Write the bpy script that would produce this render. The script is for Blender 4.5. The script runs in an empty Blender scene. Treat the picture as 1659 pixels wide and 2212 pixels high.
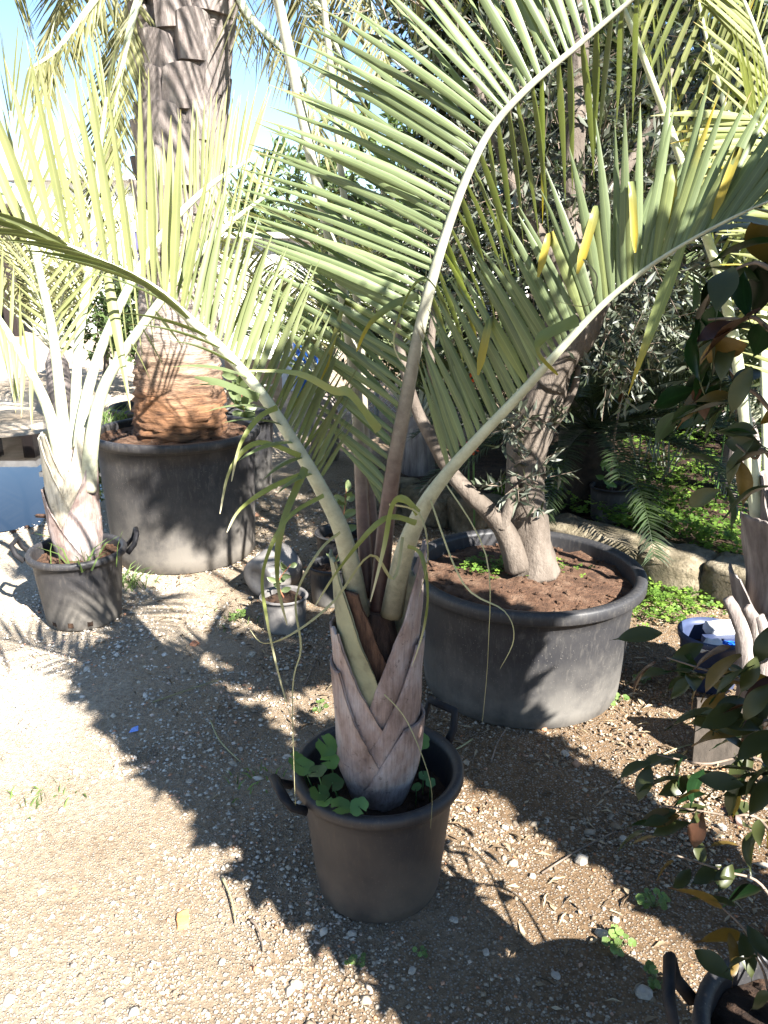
import bpy, math, random
import numpy as np
from mathutils import Vector, Matrix, noise as mnoise

R = random.Random(7)
NR = np.random.default_rng(11)
sc = bpy.context.scene
COL = sc.collection

# ------------------------------------------------------------------ camera
PITCH = math.radians(17.5)
FPX, CX, CY = 1685.0, 829.5, 1106.0          # focal length and centre in a 1659 x 2212 frame
CAMZ = 1.6
cam = bpy.data.cameras.new('camera')
cam.sensor_fit = 'VERTICAL'
cam.sensor_height = 24.0
cam.lens = 24.0 * FPX / 2212.0
cam.clip_start = 0.05
cam.clip_end = 500
camo = bpy.data.objects.new('camera', cam)
COL.objects.link(camo)
camo.location = (0, 0, CAMZ)
camo.rotation_euler = (math.pi / 2 - PITCH, 0, 0)
sc.camera = camo

# ------------------------------------------------------------------ world, sun, exposure
SUN_EL = math.radians(38)
SUN_AZ = math.atan2(0.6, -0.8)               # from +Y towards +X
w = bpy.data.worlds.new('World')
sc.world = w
w.use_nodes = True
nt = w.node_tree
bg = nt.nodes['Background']
sky = nt.nodes.new('ShaderNodeTexSky')
sky.sky_type = 'NISHITA'
sky.sun_disc = False
sky.sun_elevation = SUN_EL
sky.sun_rotation = SUN_AZ
sky.air_density = 1.0
sky.dust_density = 0.05
sky.ozone_density = 3.5
nt.links.new(sky.outputs[0], bg.inputs[0])
bg.inputs[1].default_value = 0.05
sl = bpy.data.lights.new('sun', 'SUN')
sl.energy = 5.0
sl.angle = math.radians(0.55)
sl.color = (1.0, 0.965, 0.91)
so = bpy.data.objects.new('sun', sl)
COL.objects.link(so)
ldir = Vector((-0.6 * math.cos(SUN_EL), 0.8 * math.cos(SUN_EL), -math.sin(SUN_EL)))
so.rotation_euler = ldir.to_track_quat('-Z', 'Y').to_euler()
so.location = (6, -8, 8)
sc.view_settings.view_transform = 'Standard'
sc.view_settings.look = 'None'
sc.view_settings.gamma = 1.0
sc.view_settings.use_curve_mapping = False
sc.view_settings.exposure = 2.5
sc.cycles.max_bounces = 6
sc.cycles.transparent_max_bounces = 4
sc.cycles.use_denoising = True

# ------------------------------------------------------------------ geometry helpers
SP, CP = math.sin(PITCH), math.cos(PITCH)


def ray(px, py):
    dx, dy = (px - CX) / FPX, (CY - py) / FPX
    return Vector((dx, CP + dy * SP, -SP + dy * CP))


def P(px, py, Y):
    d = ray(px, py)
    return Vector((0, 0, CAMZ)) + d * (Y / d.y)


def G(px, py, z=0.0):
    d = ray(px, py)
    return Vector((0, 0, CAMZ)) + d * ((z - CAMZ) / d.z)


WLOC = {}


def tag(o, label=None, cat=None, group=None, kind=None):
    if label:
        o['label'] = label
    if cat:
        o['category'] = cat
    if group:
        o['group'] = group
    if kind:
        o['kind'] = kind
    return o


def thing(name, loc, label, cat, group=None):
    o = bpy.data.objects.new(name, None)
    COL.objects.link(o)
    o.empty_display_size = 0.1
    o.location = loc
    WLOC[o.name] = Vector(loc)
    return tag(o, label, cat, group)


def origin(parent):
    return WLOC.get(parent.name, Vector((0, 0, 0))) if parent else Vector((0, 0, 0))


class MB:
    def __init__(self):
        self.v, self.f, self.t, self.m, self.u = [], [], [], [], []
        self.mi = 0

    def add(self, vs, fs, ts=None, us=None):
        b = len(self.v)
        self.u.extend(us if us is not None else [0.5] * len(vs))
        self.v.extend([tuple(v) for v in vs])
        self.f.extend([tuple(i + b for i in f) for f in fs])
        self.m.extend([self.mi] * len(fs))
        self.t.extend(ts if ts is not None else [0.5] * len(vs))

    def mesh(self, name, mats, off=Vector((0, 0, 0)), smooth=True):
        me = bpy.data.meshes.new(name)
        o = off
        me.from_pydata([(v[0] - o[0], v[1] - o[1], v[2] - o[2]) for v in self.v], [], self.f)
        a = me.attributes.new('t', 'FLOAT', 'POINT')
        a.data.foreach_set('value', self.t)
        a = me.attributes.new('u', 'FLOAT', 'POINT')
        a.data.foreach_set('value', self.u)
        if not isinstance(mats, (list, tuple)):
            mats = [mats]
        for m in mats:
            me.materials.append(m)
        me.polygons.foreach_set('material_index', self.m)
        if smooth:
            me.polygons.foreach_set('use_smooth', [True] * len(self.f))
        me.update()
        return me

    def build(self, name, mats, parent=None, smooth=True, loc=None):
        off = origin(parent) if parent else (Vector(loc) if loc is not None else Vector((0, 0, 0)))
        me = self.mesh(name, mats, off, smooth)
        o = bpy.data.objects.new(name, me)
        COL.objects.link(o)
        if parent:
            o.parent = parent
            WLOC[o.name] = origin(parent)
        else:
            o.location = off
            WLOC[o.name] = off
        return o


def np_mesh(name, verts, faces, mat, parent=None, t=None, smooth=False, loc=None):
    """verts (n,3), faces (m,k) numpy, all faces the same size"""
    off = origin(parent) if parent else (Vector(loc) if loc is not None else Vector((0, 0, 0)))
    verts = verts - np.array(off)
    me = bpy.data.meshes.new(name)
    n, (m, k) = len(verts), faces.shape
    me.vertices.add(n)
    me.vertices.foreach_set('co', verts.astype(np.float32).ravel())
    me.loops.add(m * k)
    me.loops.foreach_set('vertex_index', faces.astype(np.int32).ravel())
    me.polygons.add(m)
    me.polygons.foreach_set('loop_start', np.arange(0, m * k, k, dtype=np.int32))
    me.update(calc_edges=True)
    if t is not None:
        a = me.attributes.new('t', 'FLOAT', 'POINT')
        a.data.foreach_set('value', t.astype(np.float32))
    if smooth:
        me.polygons.foreach_set('use_smooth', [True] * m)
    me.materials.append(mat)
    o = bpy.data.objects.new(name, me)
    COL.objects.link(o)
    if parent:
        o.parent = parent
        WLOC[o.name] = origin(parent)
    else:
        o.location = off
        WLOC[o.name] = off
    return o


def crom(pts, n):
    """Catmull-Rom through pts (Vectors), n samples per span"""
    out = []
    L = len(pts)
    for i in range(L - 1):
        p0 = pts[max(i - 1, 0)]
        p1, p2 = pts[i], pts[i + 1]
        p3 = pts[min(i + 2, L - 1)]
        for k in range(n):
            s = k / n
            out.append(0.5 * ((2 * p1) + (p2 - p0) * s + (2 * p0 - 5 * p1 + 4 * p2 - p3) * s * s
                              + (3 * p1 - p0 - 3 * p2 + p3) * s ** 3))
    out.append(pts[-1].copy())
    return out


def lerp_list(vals, u):
    i = max(0, min(int(u), len(vals) - 2))
    f = u - i
    return vals[i] * (1 - f) + vals[i + 1] * f


def tube(mb, pts, radii, n=8, flat=1.0, caps=True, wob=0.0, seed=0, up=None):
    """tube along pts; flat squashes the section along its second axis"""
    T = []
    for i in range(len(pts)):
        a, b = pts[max(i - 1, 0)], pts[min(i + 1, len(pts) - 1)]
        d = (b - a)
        T.append(d.normalized() if d.length > 1e-9 else Vector((0, 0, 1)))
    ref = up if up is not None else (Vector((0, 1, 0)) if abs(T[0].y) < 0.9 else Vector((1, 0, 0)))
    U = (ref - T[0] * ref.dot(T[0])).normalized()
    vs, ts = [], []
    for i, p in enumerate(pts):
        U = (U - T[i] * U.dot(T[i]))
        U = U.normalized() if U.length > 1e-6 else T[i].orthogonal().normalized()
        V = T[i].cross(U)
        r = radii[i]
        for k in range(n):
            a = 2 * math.pi * k / n
            rr = r
            if wob:
                q = p * 9 + Vector((math.cos(a), math.sin(a), seed)) * 1.3
                rr = r * (1 + wob * mnoise.noise(q) + wob * 0.5 * mnoise.noise(q * 3.1))
            vs.append(p + (V * math.cos(a)) * rr + (U * math.sin(a)) * rr * flat)
            ts.append(i / max(1, len(pts) - 1))
    fs = []
    for i in range(len(pts) - 1):
        for k in range(n):
            fs.append((i * n + k, i * n + (k + 1) % n, (i + 1) * n + (k + 1) % n, (i + 1) * n + k))
    if caps:
        fs.append(tuple(range(n - 1, -1, -1)))
        fs.append(tuple((len(pts) - 1) * n + k for k in range(n)))
    mb.add(vs, fs, ts)


def lathe(mb, prof, c, n=64, wob=0.0, seed=0, a0=0.0):
    """prof: list of (r,z) ; c: centre (x,y,z)"""
    vs, ts = [], []
    zmax = max(p[1] for p in prof) or 1
    for (r, z) in prof:
        for k in range(n):
            a = 2 * math.pi * k / n + a0
            rr = r
            if wob:
                rr *= 1 + wob * mnoise.noise(Vector((math.cos(a) * 1.5, math.sin(a) * 1.5, z * 3 + seed)))
            vs.append((c[0] + rr * math.cos(a), c[1] + rr * math.sin(a), c[2] + z))
            ts.append(z / zmax)
    fs = []
    for i in range(len(prof) - 1):
        for k in range(n):
            fs.append((i * n + k, i * n + (k + 1) % n, (i + 1) * n + (k + 1) % n, (i + 1) * n + k))
    mb.add(vs, fs, ts)


def box(mb, lo, hi):
    x0, y0, z0 = lo
    x1, y1, z1 = hi
    vs = [(x0, y0, z0), (x1, y0, z0), (x1, y1, z0), (x0, y1, z0), (x0, y0, z1), (x1, y0, z1), (x1, y1, z1), (x0, y1, z1)]
    mb.add(vs, [(3, 2, 1, 0), (4, 5, 6, 7), (0, 1, 5, 4), (1, 2, 6, 5), (2, 3, 7, 6), (3, 0, 4, 7)])


def rock(mb, c, size, rot=0.0, nlat=7, nlon=10, ex=0.6, amp=0.18, seed=0, tilt=0.0):
    M = Matrix.Rotation(rot, 3, 'Z') @ Matrix.Rotation(tilt, 3, 'X')
    vs, fs = [], []

    def sg(v, e):
        return math.copysign(abs(v) ** e, v)
    for i in range(nlat + 1):
        th = -math.pi / 2 + math.pi * i / nlat
        for k in range(nlon):
            ph = 2 * math.pi * k / nlon
            v = Vector((sg(math.cos(th), ex) * sg(math.cos(ph), ex), sg(math.cos(th), ex) * sg(math.sin(ph), ex), sg(math.sin(th), ex)))
            v *= 1 + amp * mnoise.noise(v * 1.4 + Vector((seed * 3.7, seed * 1.3, 0))) + amp * 0.4 * mnoise.noise(v * 4 + Vector((0, seed, 0))) + amp * 0.22 * mnoise.noise(v * 11 + Vector((seed, 0, 0)))
            v = Vector((v.x * size[0], v.y * size[1], v.z * size[2]))
            vs.append(Vector(c) + M @ v)
    for i in range(nlat):
        for k in range(nlon):
            fs.append((i * nlon + k, i * nlon + (k + 1) % nlon, (i + 1) * nlon + (k + 1) % nlon, (i + 1) * nlon + k))
    mb.add(vs, fs)


# ------------------------------------------------------------------ materials
def new_mat(name):
    m = bpy.data.materials.new(name)
    m.use_nodes = True
    t = m.node_tree
    return m, t, t.nodes['Principled BSDF'], t.nodes['Material Output']


def nd(t, typ, **kw):
    n = t.nodes.new(typ)
    for k, v in kw.items():
        if k.startswith('i_'):
            n.inputs[k[2:].replace('_', ' ')].default_value = v
        else:
            setattr(n, k, v)
    return n


def ramp(t, fac, stops):
    r = t.nodes.new('ShaderNodeValToRGB')
    e = r.color_ramp.elements
    while len(e) < len(stops):
        e.new(0.5)
    for el, (p, c) in zip(e, stops):
        el.position = p
        el.color = (c[0], c[1], c[2], 1)
    t.links.new(fac, r.inputs[0])
    return r.outputs[0]


def mixc(t, fac, a, b, mode='MIX'):
    n = t.nodes.new('ShaderNodeMix')
    n.data_type = 'RGBA'
    n.blend_type = mode
    for sock, val in ((n.inputs[0], fac), (n.inputs[6], a), (n.inputs[7], b)):
        if isinstance(val, (int, float)):
            sock.default_value = val
        elif isinstance(val, tuple):
            sock.default_value = (val[0], val[1], val[2], 1)
        else:
            t.links.new(val, sock)
    return n.outputs[2]


def noise_fac(t, scale, detail=4, rough=0.6, coord='Object', stretch=None):
    tc = t.nodes.new('ShaderNodeTexCoord')
    n = nd(t, 'ShaderNodeTexNoise')
    n.inputs['Scale'].default_value = scale
    n.inputs['Detail'].default_value = detail
    n.inputs['Roughness'].default_value = rough
    src = tc.outputs[coord]
    if stretch:
        mp = t.nodes.new('ShaderNodeMapping')
        mp.inputs['Scale'].default_value = stretch
        t.links.new(src, mp.inputs[0])
        src = mp.outputs[0]
    t.links.new(src, n.inputs['Vector'])
    return n.outputs['Fac']


def bump(t, bsdf, fac, strength, dist=0.01):
    b = t.nodes.new('ShaderNodeBump')
    b.inputs['Strength'].default_value = strength
    b.inputs['Distance'].default_value = dist
    t.links.new(fac, b.inputs['Height'])
    t.links.new(b.outputs[0], bsdf.inputs['Normal'])


def noise_mat(name, c0, c1, scale=8, rough=0.8, bs=0.4, bscale=40, bdist=0.01, stretch=None, c2=None, spec=0.3):
    m, t, b, o = new_mat(name)
    f = noise_fac(t, scale, stretch=stretch)
    stops = [(0.35, c0), (0.65, c1)] if c2 is None else [(0.3, c0), (0.5, c1), (0.7, c2)]
    t.links.new(ramp(t, f, stops), b.inputs['Base Color'])
    b.inputs['Roughness'].default_value = rough
    b.inputs['Specular IOR Level'].default_value = spec
    if bs:
        bump(t, b, noise_fac(t, bscale, 6, 0.7, stretch=stretch), bs, bdist)
    return m


def leaf_mat(name, base, back=None, tipc=None, tip_at=0.85, var=0.35, transl=0.35, rough=0.45, use_obj=True, rib=False, spec=0.35, hue=None):
    """leaf: colour varied per object (or by attribute t), optional dry tip along t, other colour underneath, light through"""
    m, t, b, o = new_mat(name)
    at = nd(t, 'ShaderNodeAttribute')
    at.attribute_name = 't'
    if use_obj:
        oi = t.nodes.new('ShaderNodeObjectInfo')
        rnd = oi.outputs['Random']
    else:
        rnd = at.outputs['Fac']
    lo = tuple(c * (1 - var) for c in base)
    hi = tuple(min(1, c * (1 + var)) for c in (hue or base))
    col = ramp(t, rnd, [(0.0, lo), (0.5, base), (1.0, hi)])
    nf = noise_fac(t, 14, 3)
    col = mixc(t, nf, mixc(t, 1.0, col, (0.66, 0.70, 0.62), 'MULTIPLY'), mixc(t, 1.0, col, (1.12, 1.10, 1.10), 'MULTIPLY'))
    if rib:
        au = nd(t, 'ShaderNodeAttribute')
        au.attribute_name = 'u'
        rb_ = ramp(t, au.outputs['Fac'], [(0.05, (1.35, 1.32, 1.25)), (0.13, (0.98, 0.98, 0.98)), (0.48, (1.0, 1.0, 1.0)), (0.55, (0.84, 0.85, 0.82)), (0.62, (1, 1, 1)), (0.93, (0.97, 0.97, 0.95)), (1.0, (1.2, 1.15, 0.95))])
        col = mixc(t, 1.0, col, rb_, 'MULTIPLY')
    if tipc:
        mr = nd(t, 'ShaderNodeMapRange')
        mr.inputs['From Min'].default_value = tip_at
        mr.inputs['From Max'].default_value = min(1.0, tip_at + (0.12 if tip_at > 0.6 else 0.3))
        if use_obj:
            jr = nd(t, 'ShaderNodeMath', operation='MULTIPLY_ADD')
            t.links.new(noise_fac(t, 3, 2), jr.inputs[0])
            jr.inputs[1].default_value = 0.5
            j2 = nd(t, 'ShaderNodeMath', operation='ADD')
            t.links.new(at.outputs['Fac'], j2.inputs[0])
            j2.inputs[1].default_value = -0.25
            t.links.new(j2.outputs[0], jr.inputs[2])
            t.links.new(jr.outputs[0], mr.inputs['Value'])
        else:
            t.links.new(at.outputs['Fac'], mr.inputs['Value'])
        col = mixc(t, mr.outputs[0], col, tipc)
    if back:
        ge = t.nodes.new('ShaderNodeNewGeometry')
        col = mixc(t, ge.outputs['Backfacing'], col, back)
    t.links.new(col, b.inputs['Base Color'])
    b.inputs['Roughness'].default_value = rough
    b.inputs['Specular IOR Level'].default_value = spec
    tr = t.nodes.new('ShaderNodeBsdfTranslucent')
    t.links.new(mixc(t, 1.0, col, (1.15, 1.25, 0.5), 'MULTIPLY'), tr.inputs['Color'])
    mx = t.nodes.new('ShaderNodeMixShader')
    mx.inputs[0].default_value = transl
    t.links.new(b.outputs[0], mx.inputs[1])
    t.links.new(tr.outputs[0], mx.inputs[2])
    t.links.new(mx.outputs[0], o.inputs['Surface'])
    return m


def plastic_mat(name, base, dust, top, rough=0.5):
    """black plastic with splashed dust that thickens towards the foot (attribute t = height)"""
    m, t, b, o = new_mat(name)
    at = nd(t, 'ShaderNodeAttribute')
    at.attribute_name = 't'
    n1 = noise_fac(t, 7, 6, 0.65)
    n2 = noise_fac(t, 70, 4, 0.7, stretch=(1, 1, 0.25))
    mr = nd(t, 'ShaderNodeMapRange')
    mr.inputs['From Min'].default_value = 0.0
    mr.inputs['From Max'].default_value = top
    mr.inputs['To Min'].default_value = 0.95
    mr.inputs['To Max'].default_value = 0.12
    t.links.new(at.outputs['Fac'], mr.inputs['Value'])
    ma = nd(t, 'ShaderNodeMath', operation='MULTIPLY')
    t.links.new(mr.outputs[0], ma.inputs[0])
    mr2 = nd(t, 'ShaderNodeMapRange')
    mr2.inputs['From Min'].default_value = 0.2
    mr2.inputs['From Max'].default_value = 0.62
    t.links.new(n1, mr2.inputs['Value'])
    t.links.new(mr2.outputs[0], ma.inputs[1])
    col = mixc(t, ma.outputs[0], base, dust)
    mr3 = nd(t, 'ShaderNodeMapRange')
    mr3.inputs['From Min'].default_value = 0.52
    mr3.inputs['From Max'].default_value = 0.75
    mr3.inputs['To Max'].default_value = 0.4
    t.links.new(n2, mr3.inputs['Value'])
    col = mixc(t, mr3.outputs[0], col, tuple(c * 0.8 for c in dust))
    # pale splashed specks
    vo = nd(t, 'ShaderNodeTexVoronoi')
    vo.inputs['Scale'].default_value = 90
    tc = t.nodes.new('ShaderNodeTexCoord')
    t.links.new(tc.outputs['Object'], vo.inputs['Vector'])
    sp = ramp(t, vo.outputs['Distance'], [(0.10, (1, 1, 1)), (0.16, (0, 0, 0))])
    big = noise_fac(t, 5, 3)
    spm = nd(t, 'ShaderNodeMath', operation='MULTIPLY')
    t.links.new(sp, spm.inputs[0])
    t.links.new(ramp(t, big, [(0.36, (0, 0, 0)), (0.6, (0.85, 0.85, 0.85))]), spm.inputs[1])
    col = mixc(t, spm.outputs[0], col, dust)
    t.links.new(col, b.inputs['Base Color'])
    rr = nd(t, 'ShaderNodeMapRange')
    rr.inputs['To Min'].default_value = rough
    rr.inputs['To Max'].default_value = 0.9
    t.links.new(ma.outputs[0], rr.inputs['Value'])
    t.links.new(rr.outputs[0], b.inputs['Roughness'])
    b.inputs['Specular IOR Level'].default_value = 0.4
    bump(t, b, n2, 0.12, 0.004)
    return m


M = {}
M['pot'] = plastic_mat('black_pot_plastic', (0.0135, 0.0138, 0.0175), (0.160, 0.142, 0.118), 0.7)
M['pot_front'] = plastic_mat('black_pot_plastic_front', (0.0135, 0.0137, 0.017), (0.105, 0.084, 0.064), 0.8)
M['pot_clean'] = plastic_mat('black_pot_plastic_clean', (0.0125, 0.013, 0.0165), (0.15, 0.138, 0.12), 0.6)
M['pot_grey'] = plastic_mat('dusty_grey_pot_plastic', (0.04, 0.04, 0.043), (0.24, 0.22, 0.20), 2.5)
M['handle'] = noise_mat('black_handle_plastic', (0.008, 0.008, 0.010), (0.022, 0.021, 0.022), 20, 0.6, 0.15, 80, 0.003, spec=0.15)
M['rubber'] = noise_mat('scuffed_black_rubber', (0.02, 0.02, 0.02), (0.05, 0.045, 0.04), 30, 0.65, 0.3, 90, 0.003)
M['soil'] = noise_mat('red_soil', (0.045, 0.023, 0.013), (0.115, 0.060, 0.034), 14, 0.95, 1.0, 60, 0.03, c2=(0.20, 0.125, 0.08))
M['soil_dark'] = noise_mat('dark_potting_soil', (0.018, 0.010, 0.006), (0.06, 0.032, 0.018), 20, 0.95, 1.0, 60, 0.02)
M['bark_fibre'] = noise_mat('leaf_base_fibre', (0.105, 0.072, 0.060), (0.235, 0.168, 0.145), 5, 0.75, 0.55, 30, 0.006, stretch=(6, 6, 1.0), c2=(0.34, 0.29, 0.28))
M['bark_pale'] = noise_mat('pale_leaf_base', (0.19, 0.16, 0.115), (0.36, 0.32, 0.25), 6, 0.7, 0.5, 30, 0.006, stretch=(6, 6, 1.0), c2=(0.48, 0.45, 0.38))
M['fresh_base'] = noise_mat('green_leaf_base_with_scurf', (0.055, 0.045, 0.032), (0.21, 0.205, 0.125), 9, 0.65, 0.4, 60, 0.004, c2=(0.27, 0.27, 0.165))
M['brown_fibre'] = noise_mat('dark_brown_fibre', (0.035, 0.018, 0.012), (0.10, 0.055, 0.035), 12, 0.85, 0.6, 60, 0.006, stretch=(8, 8, 1))


def fibre_mat(name, c0, c1, c2, z=0.8):
    m, t, b, o = new_mat(name)
    col = ramp(t, noise_fac(t, 7, 5, 0.65, stretch=(1.4, 1.4, 0.8)), [(0.34, c0), (0.48, c1), (0.64, c2)])
    fb = noise_fac(t, 9, 6, 0.7, stretch=(14, 14, z))
    col = mixc(t, 1.0, col, ramp(t, fb, [(0.3, (0.62, 0.6, 0.6)), (0.5, (0.97, 0.97, 0.97)), (0.7, (1.12, 1.12, 1.12))]), 'MULTIPLY')
    sp = noise_fac(t, 38, 5, 0.8)
    col = mixc(t, ramp(t, sp, [(0.60, (0, 0, 0)), (0.68, (0.7, 0.7, 0.7))]), col, tuple(c * 0.3 for c in c0))
    at = nd(t, 'ShaderNodeAttribute')
    at.attribute_name = 't'
    t.links.new(col, b.inputs['Base Color'])
    b.inputs['Roughness'].default_value = 0.8
    b.inputs['Specular IOR Level'].default_value = 0.25
    bump(t, b, fb, 0.7, 0.006)
    return m


M['bark_fibre'] = fibre_mat('leaf_base_fibre', (0.150, 0.103, 0.086), (0.275, 0.205, 0.178), (0.37, 0.318, 0.30))
M['bark_pale'] = fibre_mat('pale_leaf_base', (0.24, 0.20, 0.145), (0.36, 0.325, 0.25), (0.44, 0.41, 0.34))


def trunk_mat():
    m, t, b, o = new_mat('banded_palm_trunk_bark')
    at = nd(t, 'ShaderNodeAttribute')
    at.attribute_name = 't'
    n1 = noise_fac(t, 3.0, 5, 0.65)
    ad = nd(t, 'ShaderNodeMath', operation='MULTIPLY_ADD')
    t.links.new(n1, ad.inputs[0])
    ad.inputs[1].default_value = 0.22
    t.links.new(at.outputs['Fac'], ad.inputs[2])
    col = ramp(t, ad.outputs[0], [(0.10, (0.10, 0.045, 0.018)), (0.20, (0.21, 0.10, 0.045)), (0.27, (0.27, 0.18, 0.12)), (0.36, (0.36, 0.30, 0.26)), (0.62, (0.30, 0.26, 0.235)), (0.8, (0.20, 0.172, 0.155))])
    n2 = noise_fac(t, 9, 6, 0.75, stretch=(0.5, 0.5, 3.5))
    col = mixc(t, 1.0, col, ramp(t, n2, [(0.36, (0.18, 0.15, 0.13)), (0.56, (1.08, 1.08, 1.08))]), 'MULTIPLY')
    t.links.new(col, b.inputs['Base Color'])
    b.inputs['Roughness'].default_value = 0.9
    bump(t, b, n2, 0.9, 0.03)
    return m


M['trunk'] = trunk_mat()
M['boot'] = noise_mat('weathered_cut_leaf_base', (0.10, 0.082, 0.074), (0.20, 0.168, 0.152), 6, 0.85, 0.6, 24, 0.012, stretch=(4, 4, 0.6), c2=(0.32, 0.28, 0.25))


def petiole_mat(name, lo, mid, hi):
    m, t, b, o = new_mat(name)
    at = nd(t, 'ShaderNodeAttribute')
    at.attribute_name = 't'
    n1 = noise_fac(t, 30, 5, 0.7)
    ad = nd(t, 'ShaderNodeMath', operation='MULTIPLY_ADD')
    t.links.new(n1, ad.inputs[0])
    ad.inputs[1].default_value = 0.08
    t.links.new(at.outputs['Fac'], ad.inputs[2])
    col = ramp(t, ad.outputs[0], [(0.06, lo), (0.16, mid), (0.45, hi), (1.0, hi)])
    col = mixc(t, 1.0, col, ramp(t, n1, [(0.3, (0.72, 0.72, 0.68)), (0.6, (1.08, 1.08, 1.05))]), 'MULTIPLY')
    t.links.new(col, b.inputs['Base Color'])
    b.inputs['Roughness'].default_value = 0.55
    bump(t, b, n1, 0.15, 0.003)
    return m


M['petiole'] = petiole_mat('pale_green_petiole', (0.12, 0.11, 0.075), (0.29, 0.285, 0.20), (0.40, 0.42, 0.31))
M['petiole_brown'] = petiole_mat('brown_young_petiole', (0.045, 0.018, 0.014), (0.10, 0.06, 0.05), (0.38, 0.38, 0.30))
M['petiole_pale'] = petiole_mat('bleached_petiole', (0.33, 0.31, 0.24), (0.40, 0.41, 0.30), (0.42, 0.45, 0.30))

GLA = (0.142, 0.176, 0.086)
M['leaflet'] = leaf_mat('grey_green_palm_leaflet', GLA, back=(0.145, 0.165, 0.075), tipc=(0.22, 0.165, 0.06), tip_at=0.93, var=0.22, transl=0.25, rough=0.42, rib=True)
M['leaflet_yellow'] = leaf_mat('palm_leaflet_with_yellow_end', (0.20, 0.23, 0.09), tipc=(0.34, 0.26, 0.035), tip_at=0.55, var=0.15, transl=0.3, rough=0.45, rib=True)
M['leaflet_light'] = leaf_mat('yellow_green_palm_leaflet', (0.245, 0.258, 0.115), tipc=(0.36, 0.27, 0.10), tip_at=0.9, var=0.22, transl=0.3, rough=0.45, rib=True)
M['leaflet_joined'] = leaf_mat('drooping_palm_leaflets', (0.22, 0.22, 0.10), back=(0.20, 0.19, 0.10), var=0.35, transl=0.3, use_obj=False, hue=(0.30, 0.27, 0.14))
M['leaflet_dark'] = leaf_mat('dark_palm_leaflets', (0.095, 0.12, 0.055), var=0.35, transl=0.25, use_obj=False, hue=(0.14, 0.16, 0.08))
M['dry'] = leaf_mat('dried_palm_leaflet', (0.36, 0.33, 0.19), var=0.3, transl=0.2, rough=0.6)
M['dry_green'] = leaf_mat('half_dried_palm_leaflet', (0.20, 0.22, 0.07), tipc=(0.42, 0.38, 0.26), tip_at=0.6, var=0.2, transl=0.25, rough=0.5)
M['cycad'] = leaf_mat('dark_cycad_leaflets', (0.028, 0.042, 0.017), var=0.5, transl=0.15, use_obj=False, rough=0.35)
M['olive'] = leaf_mat('grey_green_olive_leaf', (0.040, 0.050, 0.031), back=(0.125, 0.135, 0.105), var=0.55, transl=0.15, use_obj=False, rough=0.4)
M['olive_obj'] = leaf_mat('grey_green_olive_leaf_large', (0.10, 0.115, 0.075), back=(0.24, 0.26, 0.20), var=0.4, transl=0.15, rough=0.4)
M['broad'] = leaf_mat('dark_broad_leaf', (0.022, 0.034, 0.015), back=(0.05, 0.06, 0.032), var=0.5, transl=0.2, use_obj=False, rough=0.35)
M['broad_light'] = leaf_mat('mid_green_leaf', (0.075, 0.11, 0.04), var=0.5, transl=0.3, use_obj=False, rough=0.4)
M['ficus'] = leaf_mat('glossy_ficus_leaf', (0.0085, 0.025, 0.0085), back=(0.040, 0.047, 0.016), var=0.5, transl=0.16, rough=0.32, spec=0.25, rib=True)
M['ficus_yellow'] = leaf_mat('yellowing_ficus_leaf', (0.13, 0.085, 0.022), tipc=(0.10, 0.055, 0.02), tip_at=0.7, var=0.35, transl=0.3, rough=0.4)
M['ficus_brown'] = leaf_mat('brown_ficus_leaf', (0.055, 0.024, 0.014), var=0.4, transl=0.2, rough=0.4)
M['ficus_mass'] = leaf_mat('ficus_leaf_mass', (0.022, 0.060, 0.020), var=0.45, transl=0.15, use_obj=False, rough=0.3)
M['clover'] = leaf_mat('bright_clover_leaf', (0.11, 0.20, 0.035), var=0.4, transl=0.4, use_obj=False, rough=0.45, hue=(0.18, 0.27, 0.05))
M['mallow'] = leaf_mat('mallow_leaf', (0.09, 0.18, 0.06), var=0.5, transl=0.35, rough=0.45)
M['weed'] = leaf_mat('weed_leaf', (0.10, 0.19, 0.05), var=0.4, transl=0.35, use_obj=False, rough=0.45)
M['seedling'] = leaf_mat('young_shrub_leaf', (0.13, 0.20, 0.055), back=(0.16, 0.2, 0.09), var=0.4, transl=0.3, rough=0.4)
M['grass'] = leaf_mat('grass_blade', (0.13, 0.19, 0.06), var=0.4, transl=0.35, use_obj=False)
M['olive_bark'] = noise_mat('smooth_olive_bark', (0.062, 0.048, 0.037), (0.108, 0.087, 0.069), 7, 0.8, 0.9, 22, 0.016, c2=(0.16, 0.132, 0.107), stretch=(2, 2, 0.8))
M['twig'] = noise_mat('brown_twig', (0.10, 0.075, 0.055), (0.22, 0.17, 0.13), 20, 0.85, 0.3, 60, 0.004)
M['twig_red'] = noise_mat('reddish_twig', (0.20, 0.07, 0.04), (0.30, 0.13, 0.07), 20, 0.7, 0.2, 60, 0.004)
M['stone'] = noise_mat('mossy_border_stone', (0.055, 0.05, 0.028), (0.17, 0.14, 0.09), 7, 0.95, 1.0, 40, 0.03, c2=(0.32, 0.27, 0.19))
M['pebble'] = noise_mat('pale_limestone', (0.25, 0.22, 0.175), (0.40, 0.355, 0.30), 30, 0.9, 0.5, 90, 0.004)
M['pebble_red'] = noise_mat('red_stone', (0.36, 0.15, 0.08), (0.50, 0.24, 0.14), 30, 0.9, 0.5, 90, 0.004)
M['orange_chip'] = noise_mat('terracotta', (0.45, 0.19, 0.07), (0.55, 0.27, 0.11), 30, 0.9, 0.5, 90, 0.004)
M['white_paint'] = noise_mat('white_render', (0.70, 0.69, 0.66), (0.80, 0.80, 0.78), 2, 0.8, 0.15, 30, 0.01)
M['cream'] = noise_mat('pale_boards', (0.58, 0.56, 0.50), (0.72, 0.70, 0.65), 3, 0.8, 0.2, 20, 0.01)
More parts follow.
